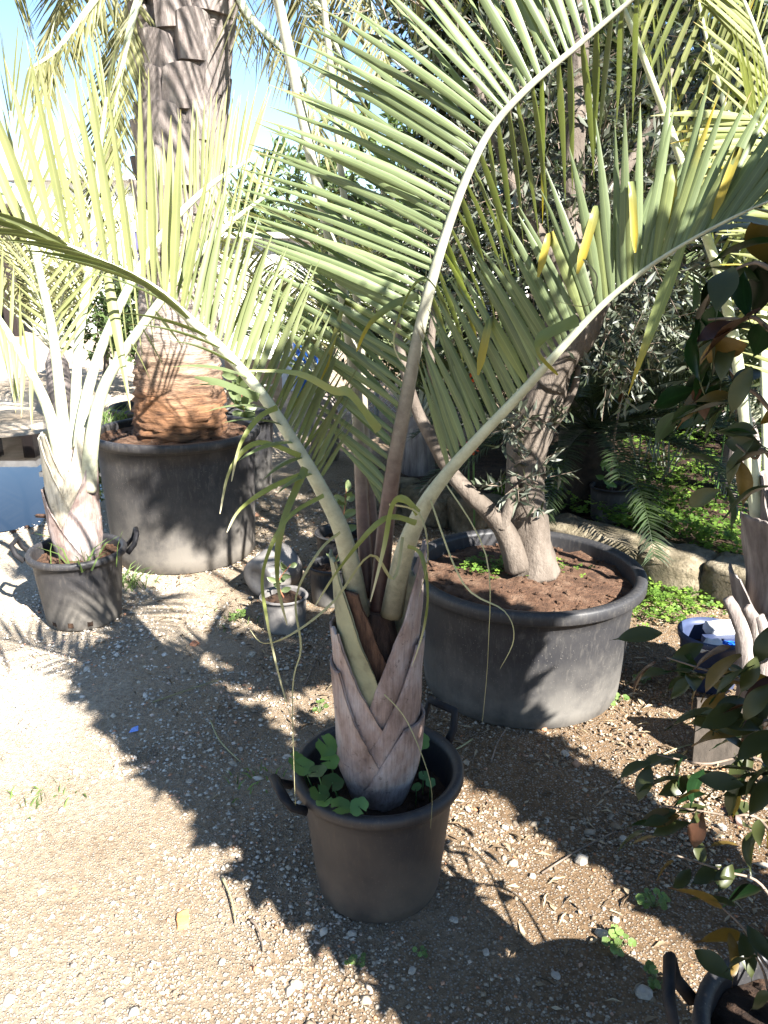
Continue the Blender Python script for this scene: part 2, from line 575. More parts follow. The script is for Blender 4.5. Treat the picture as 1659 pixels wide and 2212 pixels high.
M['brown_wood'] = noise_mat('red_brown_wood', (0.012, 0.008, 0.007), (0.022, 0.014, 0.012), 6, 0.7, 0.3, 30, 0.01, stretch=(4, 4, 0.5))
M['tan_wood'] = noise_mat('tan_wood', (0.34, 0.22, 0.13), (0.46, 0.32, 0.21), 6, 0.8, 0.3, 30, 0.01, stretch=(1, 4, 4))
M['glass'] = noise_mat('dark_blue_window', (0.05, 0.05, 0.10), (0.10, 0.09, 0.18), 4, 0.1, 0)
M['roof'] = noise_mat('grey_roof_sheet', (0.25, 0.24, 0.23), (0.36, 0.35, 0.34), 4, 0.7, 0.2, 20, 0.01)
M['blue_drum'] = noise_mat('blue_plastic_drum', (0.02, 0.09, 0.36), (0.03, 0.14, 0.48), 6, 0.35, 0.05, 30, 0.004)
M['blue_bristle'] = noise_mat('blue_bristle', (0.01, 0.10, 0.55), (0.02, 0.18, 0.75), 40, 0.5, 0)
M['navy'] = noise_mat('navy_plastic', (0.025, 0.035, 0.075), (0.05, 0.065, 0.12), 8, 0.45, 0.1, 40, 0.004)
M['paper'] = noise_mat('crumpled_white_paper', (0.55, 0.55, 0.56), (0.75, 0.75, 0.74), 12, 0.8, 0.4, 30, 0.01)
M['blue_paper'] = noise_mat('blue_paper_scrap', (0.12, 0.22, 0.6), (0.2, 0.32, 0.7), 12, 0.8, 0.2, 30, 0.01)
M['wire'] = noise_mat('galvanised_wire', (0.35, 0.35, 0.35), (0.5, 0.5, 0.5), 40, 0.4, 0)
M['red_flower'] = noise_mat('red_bract', (0.5, 0.06, 0.02), (0.65, 0.13, 0.03), 30, 0.6, 0)
M['cycad_trunk'] = noise_mat('black_cycad_trunk', (0.010, 0.008, 0.006), (0.035, 0.026, 0.018), 14, 0.95, 0.9, 30, 0.03)
M['litter'] = leaf_mat('dead_leaf_litter', (0.17, 0.115, 0.07), var=0.5, transl=0.05, use_obj=False, rough=0.85, hue=(0.30, 0.24, 0.16))


def ground_mat(name, wet=False):
    m, t, b, o = new_mat(name)
    big = noise_fac(t, 0.9, 5, 0.6)
    col = ramp(t, big, [(0.35, (0.27, 0.205, 0.135)), (0.55, (0.37, 0.30, 0.215)), (0.7, (0.43, 0.37, 0.285))])
    # paler gravel left, browner right, with sun and shade contrast painted into the colour
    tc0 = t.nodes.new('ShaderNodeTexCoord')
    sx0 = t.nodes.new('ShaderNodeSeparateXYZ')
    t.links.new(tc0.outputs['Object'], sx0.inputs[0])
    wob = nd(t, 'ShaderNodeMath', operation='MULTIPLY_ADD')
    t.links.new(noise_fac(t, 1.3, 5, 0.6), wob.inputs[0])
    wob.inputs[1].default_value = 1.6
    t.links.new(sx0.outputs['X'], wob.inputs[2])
    track_sun = nd(t, 'ShaderNodeMapRange')
    track_sun.inputs['From Min'].default_value = -0.6
    track_sun.inputs['From Max'].default_value = 1.1
    t.links.new(wob.outputs[0], track_sun.inputs['Value'])
    col = mixc(t, track_sun.outputs[0], mixc(t, 1.0, col, (1.44, 1.52, 1.66), 'MULTIPLY'), mixc(t, 1.0, col, (0.62, 0.53, 0.45), 'MULTIPLY'))
    fine = noise_fac(t, 55, 8, 0.8)
    col = mixc(t, 1.0, col, ramp(t, fine, [(0.34, (0.5, 0.46, 0.42)), (0.6, (1.15, 1.12, 1.08))]), 'MULTIPLY')
    tc = t.nodes.new('ShaderNodeTexCoord')
    vo = nd(t, 'ShaderNodeTexVoronoi')
    vo.inputs['Scale'].default_value = 120
    t.links.new(tc.outputs['Object'], vo.inputs['Vector'])
    st = ramp(t, vo.outputs['Distance'], [(0.28, (1, 1, 1)), (0.42, (0, 0, 0))])
    col = mixc(t, mixc(t, 1.0, st, (0.55, 0.55, 0.55), 'MULTIPLY'), col, (0.45, 0.41, 0.35))
    t.links.new(col, b.inputs['Base Color'])
    b.inputs['Roughness'].default_value = 0.95
    b.inputs['Specular IOR Level'].default_value = 0.15
    mx = nd(t, 'ShaderNodeMath', operation='MULTIPLY_ADD')
    t.links.new(st, mx.inputs[0])
    mx.inputs[1].default_value = 0.6
    t.links.new(fine, mx.inputs[2])
    bump(t, b, mx.outputs[0], 1.0, 0.018)
    return m


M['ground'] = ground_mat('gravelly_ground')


def gravel_mat():
    m, t, b, o = new_mat('gravel_stones')
    at = nd(t, 'ShaderNodeAttribute')
    at.attribute_name = 't'
    col = ramp(t, at.outputs['Fac'], [(0.0, (0.14, 0.105, 0.075)), (0.25, (0.29, 0.235, 0.17)), (0.6, (0.38, 0.33, 0.26)), (0.9, (0.49, 0.44, 0.37)), (0.97, (0.45, 0.22, 0.12))])
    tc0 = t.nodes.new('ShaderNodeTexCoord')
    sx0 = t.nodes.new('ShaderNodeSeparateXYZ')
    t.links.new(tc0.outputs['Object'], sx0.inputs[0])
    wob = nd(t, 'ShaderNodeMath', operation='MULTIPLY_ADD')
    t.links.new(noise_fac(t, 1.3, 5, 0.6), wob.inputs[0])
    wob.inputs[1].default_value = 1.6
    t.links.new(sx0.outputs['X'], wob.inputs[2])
    track_sun = nd(t, 'ShaderNodeMapRange')
    track_sun.inputs['From Min'].default_value = -0.6
    track_sun.inputs['From Max'].default_value = 1.1
    t.links.new(wob.outputs[0], track_sun.inputs['Value'])
    col = mixc(t, track_sun.outputs[0], mixc(t, 1.0, col, (1.32, 1.40, 1.54), 'MULTIPLY'), mixc(t, 1.0, col, (0.72, 0.68, 0.63), 'MULTIPLY'))  # stones follow suit: sunlit pallor and shaded brown added to their own tones
    t.links.new(col, b.inputs['Base Color'])
    b.inputs['Roughness'].default_value = 0.9
    b.inputs['Specular IOR Level'].default_value = 0.2
    return m


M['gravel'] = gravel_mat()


def water_mat():
    m, t, b, o = new_mat('puddle_water')
    b.inputs['Base Color'].default_value = (0.006, 0.006, 0.006, 1)
    b.inputs['Roughness'].default_value = 0.015
    b.inputs['IOR'].default_value = 1.36
    b.inputs['Specular IOR Level'].default_value = 0.5
    bump(t, b, noise_fac(t, 3, 2), 0.012, 0.01)
    return m


M['water'] = water_mat()

# ------------------------------------------------------------------ the setting
# ground sheet: fine near the camera, coarse far away
gx = np.concatenate([np.linspace(-150, -8, 12), np.linspace(-7, 5, 121), np.linspace(6, 150, 12)])
gy = np.concatenate([np.linspace(-40, -2, 8), np.linspace(-1, 9, 101), np.linspace(10, 300, 16)])
mb = MB()
vs = []
for y in gy:
    for x in gx:
        z = 0.012 * mnoise.noise(Vector((x * 1.7, y * 1.7, 0))) + 0.006 * mnoise.noise(Vector((x * 5, y * 5, 3)))
        # shallow hollow that holds the puddle
        d = ((x + 3.55) / 1.35) ** 2 + ((y - 5.85) / 1.75) ** 2
        z = z * min(1, d * 0.6) - 0.02 * max(0, 1 - d * 0.6)
        vs.append((x, y, z))
nx = len(gx)
fs = [(j * nx + i, j * nx + i + 1, (j + 1) * nx + i + 1, (j + 1) * nx + i) for j in range(len(gy) - 1) for i in range(nx - 1)]
mb.add(vs, fs)
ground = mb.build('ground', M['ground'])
tag(ground, 'pale gravelly earth of the nursery path', kind='structure')

# puddle
mb = MB()
n = 72
ring = []
for k in range(n):
    a = 2 * math.pi * k / n
    q = Vector((math.cos(a) * 1.3, math.sin(a) * 1.3, 4.2))
    r = 1.0 + 0.28 * mnoise.noise(q) + 0.12 * mnoise.noise(q * 4)
    ring.append((-3.55 + 1.42 * r * math.cos(a), 5.85 + 1.75 * r * math.sin(a), 0.002))
mb.add([(-3.55, 5.85, 0.002)] + ring, [(0, 1 + k, 1 + (k + 1) % n) for k in range(n)])
tag(mb.build('puddle', M['water'], smooth=False), 'shallow rain puddle mirroring the blue sky', kind='structure')

# raised planting bed behind the stone border
A, B = Vector((-0.1, 5.35, 0)), Vector((2.6, 2.75, 0))
bd = (B - A).normalized()
bn = Vector((-bd.y, bd.x, 0))
if bn.y < 0:
    bn = -bn
mb = MB()
nu, nv = 40, 30
vs = []
for j in range(nv + 1):
    for i in range(nu + 1):
        p = A + (B - A) * (i / nu * 1.9 - 0.05) + bn * (0.05 + 6.5 * (j / nv) ** 1.6)
        vs.append((p.x, p.y, 0.16 + 0.05 * mnoise.noise(p * 1.1) + 0.03 * mnoise.noise(p * 4)))
fs = [(j * (nu + 1) + i, j * (nu + 1) + i + 1, (j + 1) * (nu + 1) + i + 1, (j + 1) * (nu + 1) + i) for j in range(nv) for i in range(nu)]
mb.add(vs, fs)
bed = mb.build('planting_bed', M['soil_dark'])
tag(bed, 'raised earth bed behind the stone border', kind='structure')

border = thing('stone_border', A, 'low mossy border of rough stones edging the raised bed', 'border')
d = 0.0
i = 0
total = (B - A).length * 1.25
while d < total:
    L = R.uniform(0.30, 0.62)
    p = A + bd * (d + L / 2) + bn * R.uniform(-0.02, 0.03)
    mb = MB()
    rock(mb, (p.x, p.y, 0.095), (L * 0.5, R.uniform(0.12, 0.16), R.uniform(0.115, 0.14)), math.atan2(bd.y, bd.x) + R.uniform(-0.08, 0.08),
         22, 36, 0.38, 0.20, i + 3)
    mb.build('stone', M['stone'], border)
    d += L - 0.01
    i += 1

# ------------------------------------------------------------------ gravel and litter
n = 150000
yy = 0.75 + (NR.random(n) ** 1.9) * 5.2
xx = (NR.random(n) * 2 - 1) * (0.75 + yy * 0.62) + 0.05
size = 0.0020 + 0.0049 * NR.random(n) ** 2.4
big = NR.random(n) < 0.02
size[big] *= 2.0
size *= (0.8 + 0.22 * yy)
octv = np.array([(1, 0, 0), (-1, 0, 0), (0, 1, 0), (0, -1, 0), (0, 0, 1), (0, 0, -1)], float)
octf = np.array([(0, 2, 4), (2, 1, 4), (1, 3, 4), (3, 0, 4), (2, 0, 5), (1, 2, 5), (3, 1, 5), (0, 3, 5)])
ang = NR.random(n) * 6.283
ca, sa = np.cos(ang), np.sin(ang)
jit = 1 + 0.35 * (NR.random((n, 6, 3)) - 0.5)
loc = octv[None] * jit + 0.35 * (NR.random((n, 6, 3)) - 0.5)
sx = size * (0.8 + 0.7 * NR.random(n))
sy = size * (0.7 + 0.5 * NR.random(n))
szz = size * (0.45 + 0.4 * NR.random(n))
lx, ly, lz = loc[..., 0] * sx[:, None], loc[..., 1] * sy[:, None], loc[..., 2] * szz[:, None]
V = np.stack([lx * ca[:, None] - ly * sa[:, None] + xx[:, None], lx * sa[:, None] + ly * ca[:, None] + yy[:, None], lz + (szz * 0.35)[:, None]], -1)
pn = np.array([mnoise.noise(Vector((x_ * 2.2, y_ * 2.2, 7))) + 0.5 * mnoise.noise(Vector((x_ * 6, y_ * 6, 2))) for x_, y_ in zip(xx, yy)])
keep = ((((xx + 3.55) / 1.5) ** 2 + ((yy - 5.85) / 1.9) ** 2) > 1) & (NR.random(n) < np.clip(0.62 + 1.3 * pn, 0.22, 1))
V = V[keep]
n = len(V)
F = (octf[None] + (np.arange(n) * 6)[:, None, None]).reshape(-1, 3)
tt = np.repeat(NR.random(n), 6)
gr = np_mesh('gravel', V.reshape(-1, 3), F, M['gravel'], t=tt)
tag(gr, 'loose fine gravel scattered over the path', 'gravel', kind='stuff')


def flat_bits(name, n, mat, label, cat, xr, yr, lr, wr, region=None, bend=0.3, z=0.006, parent=None):
    """scattered flat curled bits (dead leaves, straw)"""
    vs, fs, ts = [], [], []
    c = 0
    tries = 0
    while c < n and tries < n * 20:
        tries += 1
        x, y = R.uniform(*xr), R.uniform(*yr)
        if region and not region(x, y):
            continue
        a = R.uniform(0, 6.283)
        L, W = R.uniform(*lr), R.uniform(*wr)
        dx, dy = math.cos(a), math.sin(a)
        h = R.uniform(0, bend) * L
        r = R.random()
        b = len(vs)
        for (u, wv, hh) in ((-0.5, 0, 0), (-0.1, 0.5, h), (0.0, 0, h * 0.55), (-0.1, -0.5, h), (0.5, 0, h * 0.3)):
            vs.append((x + dx * u * L - dy * wv * W, y + dy * u * L + dx * wv * W, z + hh))
            ts.append(r)
        fs += [(b, b + 2, b + 1), (b, b + 3, b + 2), (b + 1, b + 2, b + 4), (b + 2, b + 3, b + 4)]
        c += 1
    o = np_mesh(name, np.array(vs), np.array(fs), mat, t=np.array(ts))
    if label:
        tag(o, label, cat, kind='stuff')
    return o


def shade_zone(x, y):
    s = 0.8 * x + 0.6 * y
    return s > 0.8 and R.random() < min(1.0, (s - 0.7) * 0.9)


flat_bits('leaf_litter', 4200, M['litter'], 'dead leaves and straw strewn over the ground around the pots', 'litter',
          (-1.6, 2.0), (1.2, 5.2), (0.014, 0.065), (0.003, 0.014), shade_zone)

# individual loose stones
spots = [(335, 1412, .020), (420, 1395, .024, 'r'), (545, 1415, .018), (1175, 1575, .02, 'r'), (1220, 1630, .016), (1255, 1862, .024), (1108, 1868, .014),
         (1150, 1895, .012), (1345, 1815, .014), (165, 1668, .017), (180, 1780, .012), (240, 1815, .013), (20, 2165, .022), (30, 2060, .018), (275, 2120, .015),
         (90, 1930, .015), (300, 1900, .012), (410, 1690, .016), (330, 1830, .012), (890, 2100, .014), (1390, 2150, .022), (1300, 2020, .016), (1090, 1790, .012),
         (1010, 1750, .014), (1180, 1775, .012), (620, 1445, .014), (560, 1470, .012), (330, 1510, .013), (470, 1560, .011), (520, 1620, .012), (760, 2020, .012),
         (1480, 1720, .016), (1560, 1790, .015), (1420, 1680, .012), (1620, 1900, .014), (980, 1990, .013), (640, 2130, .014), (480, 2080, .012), (210, 2010, .013),
         (100, 1650, .011), (60, 1560, .012), (250, 1590, .012), (390, 1860, .011), (1050, 2060, .013), (1200, 2110, .012), (1330, 1990, .012)]
for k, s in enumerate(spots):
    g = G(s[0], s[1])
    mb = MB()
    q = s[2] * (0.68 if s[0] < 520 and len(s) < 4 else 0.85)
    rock(mb, (0, 0, q * 0.38), (q * R.uniform(0.9, 1.25), q * R.uniform(0.7, 0.95), q * R.uniform(0.5, 0.7)), R.uniform(0, 6), 6, 9, 0.75, 0.3, k)
    o = mb.build('loose_stone', M['pebble_red'] if len(s) > 3 else M['pebble'], smooth=False)
    o.location = g
    if s[:2] == (420, 1395):
        tag(o, 'reddish stone in the shade in front of the tall palm pot', 'stone', 'loose stones on the path')
    elif s[:2] == (1175, 1575):
        tag(o, 'reddish brown stone below the wide olive pot', 'stone', 'loose stones on the path')
    elif s[:2] == (1255, 1862):
        tag(o, 'biggest pale stone in the lit strip right of the front pot', 'stone', 'loose stones on the path')
    else:
        tag(o, 'small pale stone lying loose on the gravel', 'stone', 'loose stones on the path')
for k, (px, py, q, lab) in enumerate(((395, 1990, .024, 'broken orange terracotta chip on the sunlit gravel'), (162, 1920, .012, 'tiny orange terracotta chip on the sunlit gravel far from the shade'))):
    mb = MB()
    g = G(px, py)
    rock(mb, (0, 0, q * 0.2), (q * 0.7, q * 1.25, q * 0.22), 0.3, 5, 8, 0.5, 0.35, k + 60)
    o = mb.build('terracotta_chip', M['orange_chip'], smooth=False)
    o.location = g
    tag(o, lab, 'shard', 'terracotta shards')
mb = MB()
g = G(290, 1582)
mb.add([g + Vector((-.016, -.012, .006)), g + Vector((.018, -.008, .012)), g + Vector((.012, .014, .02)), g + Vector((-.012, .012, .010)), g + Vector((0, 0, .022))],
       [(0, 1, 4), (1, 2, 4), (2, 3, 4), (3, 0, 4)])
tag(mb.build('paper_scrap', M['blue_paper'], smooth=False), 'tiny scrap of blue paper on the gravel at the shade edge', 'scrap')
# fallen twigs
tw = [((1060, 1650), (1110, 1560)), ((455, 1560), (520, 1650)), ((600, 1400), (690, 1450)), ((480, 1900), (510, 2000)), ((1170, 1890), (1330, 1800)), ((1020, 1600), (930, 1640)),
      ((540, 1990), (570, 2060)), ((1400, 1650), (1500, 1610)), ((660, 1480), (700, 1400)), ((330, 1520), (480, 1470))]
for k, (a, b) in enumerate(tw):
    pa, pb = G(*a), G(*b)
    mid = (pa + pb) / 2 + Vector((R.uniform(-.02, .02), R.uniform(-.02, .02), 0.012))
    pts = crom([pa + Vector((0, 0, .006)), mid, pb + Vector((0, 0, .008))], 4)
    mb = MB()
    tube(mb, [p - pa for p in pts], [0.0035 * (1 - 0.5 * i / len(pts)) for i in range(len(pts))], 5)
    o = mb.build('fallen_twig', M['dry'] if k % 2 else M['twig'])
    o.location = pa
    tag(o, 'thin dry twig lying on the ground', 'twig', 'fallen twigs on the ground')


# ------------------------------------------------------------------ pots
def pot(name, label, c, rr, rb, h, soil_z, mat, handles=None, soil='soil', rim=0.02, rimh=0.03, group='black plastic nursery pots', band=False, holes=0, mound=0.02, n=72):
    root = thing(name, (c[0], c[1], 0), label, 'pot', group)
    z0 = c[2] if len(c) > 2 else 0.0
    root.location.z = z0
    WLOC[root.name] = Vector((c[0], c[1], z0))
    w_ = 0.008
    rw = rr - rim                      # wall radius at the top, under the rim

    def wall(z):
        return rb + (rw - rb) * (z / h)
    prof = [(0.001, 0.004), (rb * 0.96, 0.0), (rb, 0.008)]
    for k in range(1, 9):
        z = (h - rimh - (0.018 if band else 0.0)) * k / 8
        prof.append((wall(z), max(z, 0.012)))
    if band:
        prof += [(wall(h - rimh) + 0.014, h - rimh - 0.016)]
    prof += [(rr - 0.004, h - rimh), (rr, h - rimh + 0.005), (rr, h - 0.008), (rr - 0.006, h), (rr - rim * 0.8, h + 0.001), (rr - rim - w_, h - 0.006)]
    for k in range(1, 7):
        z = h - (h - soil_z + 0.03) * k / 6
        prof.append((wall(z) - w_, z))
    mb = MB()
    lathe(mb, prof, (c[0], c[1], z0), n, 0.006, c[0] * 7)
    mb.build('body', mat, root)
    # soil
    mb = MB()
    rs = wall(soil_z) - w_ - 0.001
    vs = [(c[0], c[1], z0 + soil_z + mound)]
    rings, na = 9, 40
    for j in range(1, rings + 1):
        for k in range(na):
            a = 2 * math.pi * k / na
            r = rs * j / rings
            p = Vector((c[0] + r * math.cos(a), c[1] + r * math.sin(a), 0))
            z = soil_z + mound * (1 - (j / rings) ** 2) + 0.018 * mnoise.noise(p * 14) + 0.010 * mnoise.noise(p * 40)
            vs.append((p.x, p.y, z0 + z))
    fs = [(0, 1 + k, 1 + (k + 1) % na) for k in range(na)]
    for j in range(rings - 1):
        for k in range(na):
            fs.append((1 + j * na + k, 1 + (j + 1) * na + k, 1 + (j + 1) * na + (k + 1) % na, 1 + j * na + (k + 1) % na))
    mb.add(vs, fs)
    mb.build('soil', M[soil], root)
    rc_ = random.Random(int(c[0] * 1000) + 5)
    mb = MB()
    for k in range(int(900 * rs * rs) + 25):
        a, r = rc_.uniform(0, 6.283), rs * math.sqrt(rc_.random()) * .97
        q = rc_.uniform(.004, .013)
        zz = soil_z + mound * (1 - (r / rs) ** 2) + 0.018 * mnoise.noise(Vector((c[0] + r * math.cos(a), c[1] + r * math.sin(a), 0)) * 14)
        rock(mb, (c[0] + r * math.cos(a), c[1] + r * math.sin(a), z0 + zz + q * .2), (q, q * .8, q * .6), a, 4, 6, .9, .4, k)
    tag(mb.build('clods', M[soil], root, smooth=False), kind='stuff')
    for a, tl in (handles or []):
        # a moulded loop: two struts rising from the rim and a cross bar
        hw, hh, out = 0.055, 0.085, 0.05
        er, et = Vector((math.cos(a), math.sin(a), 0)), Vector((-math.sin(a), math.cos(a), 0))
        b = Vector((c[0], c[1], z0 + h - 0.035)) + er * (rr - 0.004)
        pts = [b - et * hw, b - et * hw * 0.95 + er * out * 0.7 + Vector((0, 0, hh * 0.45 * tl)), b - et * hw * 0.8 + er * out + Vector((0, 0, hh * tl)),
               b + et * hw * 0.8 + er * out + Vector((0, 0, hh * tl)), b + et * hw * 0.95 + er * out * 0.7 + Vector((0, 0, hh * 0.45 * tl)), b + et * hw]
        mb = MB()
        tube(mb, pts, [0.013, 0.012, 0.0125, 0.0125, 0.012, 0.013], 8, 0.75)
        mb.build('handle', M['handle'], root, smooth=True)
    for k in range(holes):
        a = -math.pi / 2 + (k - holes / 2 + 0.5) * 0.5
        er, et = Vector((math.cos(a), math.sin(a), 0)), Vector((-math.sin(a), math.cos(a), 0))
        b = Vector((c[0], c[1], z0 + 0.022)) + er * (rb + 0.004)
        mb = MB()
        fr = 0.012
        mb.add([b - et * fr, b + et * fr, b + et * fr + Vector((0, 0, .024)), b - et * fr + Vector((0, 0, .024)),
                b - et * fr - er * .01, b + et * fr - er * .01, b + et * fr - er * .01 + Vector((0, 0, .024)), b - et * fr - er * .01 + Vector((0, 0, .024))],
               [(0, 1, 2, 3), (0, 3, 7, 4), (1, 5, 6, 2), (3, 2, 6, 7), (0, 4, 5, 1)])
        mb.build('drain_hole', M['soil_dark'], root, smooth=False)
    return root


CPX, CPY = -0.015, 1.74       # front palm
POT_C = pot('plant_pot', 'black round pot with side handles holding the palm in front', (CPX, CPY, 0), 0.223, 0.165, 0.365, 0.262, M['pot_front'],
            [(math.radians(48), 1.0), (math.radians(205), 0.55)], soil='soil_dark')
POT_R = pot('plant_pot', 'wide low black pot with thick rim around the olive trunk', (0.55, 2.83, 0), 0.455, 0.385, 0.49, 0.43, M['pot_clean'], None, 'soil', 0.035, 0.045, band=False, mound=0.03, n=96)
POT_B = pot('plant_pot', 'tall black tub dusty at the foot holding the thick palm trunk', (-1.17, 4.33, 0), 0.465, 0.405, 0.73, 0.69, M['pot'], None, 'soil', 0.03, 0.04, band=True, n=96)
POT_L = pot('plant_pot', 'black pot with two handles at the puddle edge', (-1.43, 3.41, 0), 0.224, 0.168, 0.35, 0.30, M['pot'],
            [(math.radians(20), 1.0), (math.radians(188), 0.9)], holes=3)
POT_F = pot('plant_pot', 'black pot with loop handle cut by the bottom right corner', (0.735, 0.96, 0), 0.21, 0.17, 0.365, 0.32, M['pot_clean'], [(math.radians(160), 1.1)], soil='soil_dark')
g = G(616, 1354)
POT_S = pot('plant_pot', 'small black pot with a weedy seedling, half in sun', (g.x, g.y, 0), 0.112, 0.094, 0.165, 0.13, M['pot_grey'], None, 'soil_dark', 0.008, 0.012)
POT_S2 = pot('plant_pot', 'empty-looking black pot in shade right behind the seedling pot', (g.x + 0.20, g.y + 0.30, 0), 0.12, 0.10, 0.2, 0.15, M['pot_clean'], None, 'soil_dark', 0.008, 0.012)
POT_S3 = pot('plant_pot', 'black pot with a leafy cutting between tub and palm', (g.x + 0.24, g.y + 0.62, 0), 0.15, 0.12, 0.26, 0.2, M['pot_clean'], None, 'soil_dark', 0.008, 0.012)
POT_K = pot('plant_pot', 'black pot with square drain holes standing before the cycad', (G(1315, 1118, 0.17).x, G(1315, 1118, 0.17).y, 0.165), 0.128, 0.105, 0.205, 0.17, M['pot_clean'], None, 'soil_dark', 0.008, 0.012, holes=2)
gb = P(290, 870, 5.75)
POT_D = pot('plant_pot', 'black tub behind the left side of the thick trunk', (gb.x + 0.12, 5.75, 0), 0.30, 0.24, 0.62, 0.42, M['pot_clean'], None, 'soil_dark', 0.02, 0.03)
gb = P(500, 880, 5.6)
POT_E = pot('plant_pot', 'black tub behind the right side of the thick trunk', (gb.x + 0.02, 5.6, 0), 0.30, 0.24, 0.58, 0.45, M['pot_clean'], None, 'soil_dark', 0.02, 0.03)

# tipped-over pot, bottom facing the camera
root = thing('tipped_pot', G(585, 1290), 'dusty grey pot lying on its side, base towards the path', 'pot')
ax = Vector((0.52, 0.80, 0.10)).normalized()
b0 = G(560, 1300) + Vector((0, 0, 0.118))
prof = [(0.001, 0.006), (0.05, 0.006), (0.055, 0.0), (0.092, 0.0), (0.100, 0.006), (0.106, 0.05), (0.112, 0.11), (0.117, 0.175), (0.122, 0.18), (0.122, 0.20), (0.114, 0.20), (0.108, 0.11), (0.09, 0.012), (0.001, 0.010)]
q = Vector((0, 0, 1)).rotation_difference(ax)
mb = MB()
lathe(mb, prof, (0, 0, 0), 48)
mb.v = [tuple(q @ Vector(v) + b0) for v in mb.v]
mb.t = [0.1] * len(mb.t)
mb.build('body', M['pot_grey'], root)


# ------------------------------------------------------------------ palm parts
def leaflet(base, tip, wd, width, arch=0.06, fold=0.25, nseg=6, kink=None):
    """one folded palm leaflet; returns verts, faces, t"""
    L = (tip - base).length
    up = Vector((0, 0, 1))
    ctrl = (base + tip) / 2 + up * arch * L
    vs, ts, fs = [], [], []
    prevd = None
    kp = None
    for i in range(nseg + 1):
        s = i / nseg
        p = base * (1 - s) ** 2 + ctrl * 2 * s * (1 - s) + tip * s * s
        d = ((ctrl - base) * (1 - s) + (tip - ctrl) * s).normalized()
        if kink and s > kink[0]:
            if kp is None:
                kp = prev.copy()
                ks = (i - 1) / nseg
            p = kp + (kink[1] * (s - ks) * L)
            d = kink[1].normalized()
        prev = p
        wv = wd - d * wd.dot(d)
        wv = wv.normalized() if wv.length > 1e-4 else d.orthogonal().normalized()
        nv = d.cross(wv)
        if s < 0.25:
            pr = 0.45 + 0.55 * (s / 0.25)
        else:
            pr = max(0.03, (1 - ((s - 0.25) / 0.75) ** 1.7))
        if kink and s > kink[0] - 0.12:
            pr = max(pr, 0.75 if s < 0.93 else 0.2)
        hw = width * 0.5 * pr
        vs += [p - wv * hw + nv * hw * fold, p - nv * hw * fold, p + wv * hw + nv * hw * fold]
        ts += [s, s, s]
    for i in range(nseg):
        a = i * 3
        fs += [(a, a + 1, a + 4, a + 3), (a + 1, a + 2, a + 5, a + 4)]
    return vs, fs, ts


class Rach:
    def __init__(self, pts, widths, px=True):
        self.P = [P(*p) if px else Vector(p) for p in pts]
        self.n = 6
        self.C = crom(self.P, self.n)
        if px:
            self.W = [0.88 * wd / FPX * ((self.P[i] - Vector((0, 0, CAMZ))).dot(Vector((0, CP, -SP)))) for i, wd in enumerate(widths)]
        else:
            self.W = widths
        self.px = pts

    def at(self, u):
        x = max(0, min(u * self.n, len(self.C) - 1.001))
        i = int(x)
        f = x - i
        return self.C[i].lerp(self.C[i + 1], f)

    def tan(self, u):
        return (self.at(u + 0.15) - self.at(u - 0.15)).normalized()

    def build(self, name, mat, parent, flat=0.7, up=None):
        mb = MB()
        radii = [lerp_list(self.W, i / self.n) * 0.5 for i in range(len(self.C))]
        tube(mb, self.C, radii, 8, flat, up=up)
        return mb.build(name, mat, parent)


def pxof(p):
    v = p - Vector((0, 0, CAMZ))
    dpt = v.dot(Vector((0, CP, -SP)))
    return CX + FPX * v.x / dpt, CY - FPX * v.dot(Vector((0, SP, CP))) / dpt


def side_leaflets(rach, frond, st, count, width, mat, twist=0.4, dy=0.0, arch=0.05, jit=0.04, kinks=(), yellow=0.0, join=None, fold=0.25, tip_jit=0.06, ymat=None):
    """st: stations (u, dpx, dpy[, dY]) : tip offset seen from the path, from the leaflet's base at rachis parameter u"""
    us = [s[0] for s in st]
    for k in range(count):
        u = us[0] + (us[-1] - us[0]) * (k + 0.5 + R.uniform(-0.18, 0.18)) / count
        i = 0
        while i < len(us) - 2 and u > us[i + 1]:
            i += 1
        f = (u - us[i]) / (us[i + 1] - us[i])
        vx = st[i][1] * (1 - f) + st[i + 1][1] * f
        vy = st[i][2] * (1 - f) + st[i + 1][2] * f
        yo = dy
        if len(st[i]) > 3:
            yo = st[i][3] * (1 - f) + st[i + 1][3] * f
        sc_ = 1 + R.uniform(-tip_jit, tip_jit) * 1.5
        rot = R.gauss(0, jit)
        vx, vy = (vx * math.cos(rot) - vy * math.sin(rot)) * sc_, (vx * math.sin(rot) + vy * math.cos(rot)) * sc_
        b = rach.at(u)
        bx, by = pxof(b)
        tip = P(bx + vx, by + vy, b.y + yo + R.uniform(-0.03, 0.03))
        d = (tip - b).normalized()
        T = rach.tan(u)
        wd = (T - d * T.dot(d)).normalized()
        wd = Matrix.Rotation(twist + R.gauss(0, 0.18), 3, d) @ wd
        kk = None
        if k in kinks:
            kk = (R.uniform(0.55, 0.7), Vector((R.uniform(-0.35, 0.35), R.uniform(-0.3, 0.1), -1.0)) * 0.9)
        vs, fs, ts = leaflet(b, tip, wd, width * R.uniform(0.85, 1.12), arch + R.uniform(-0.02, 0.02), fold, 6 if not kk else 9, kk)
        if join is not None:
            r = R.random()
            join.add(vs, fs, [r] * len(vs))
        else:
            mb = MB()
            mb.add(vs, fs, ts, [1.0, 0.0, 1.0] * (len(vs) // 3))
            mm = mat
            if k in kinks or R.random() < yellow:
                mm = ymat or M['leaflet_yellow']
            mb.build('leaflet', mm, frond)


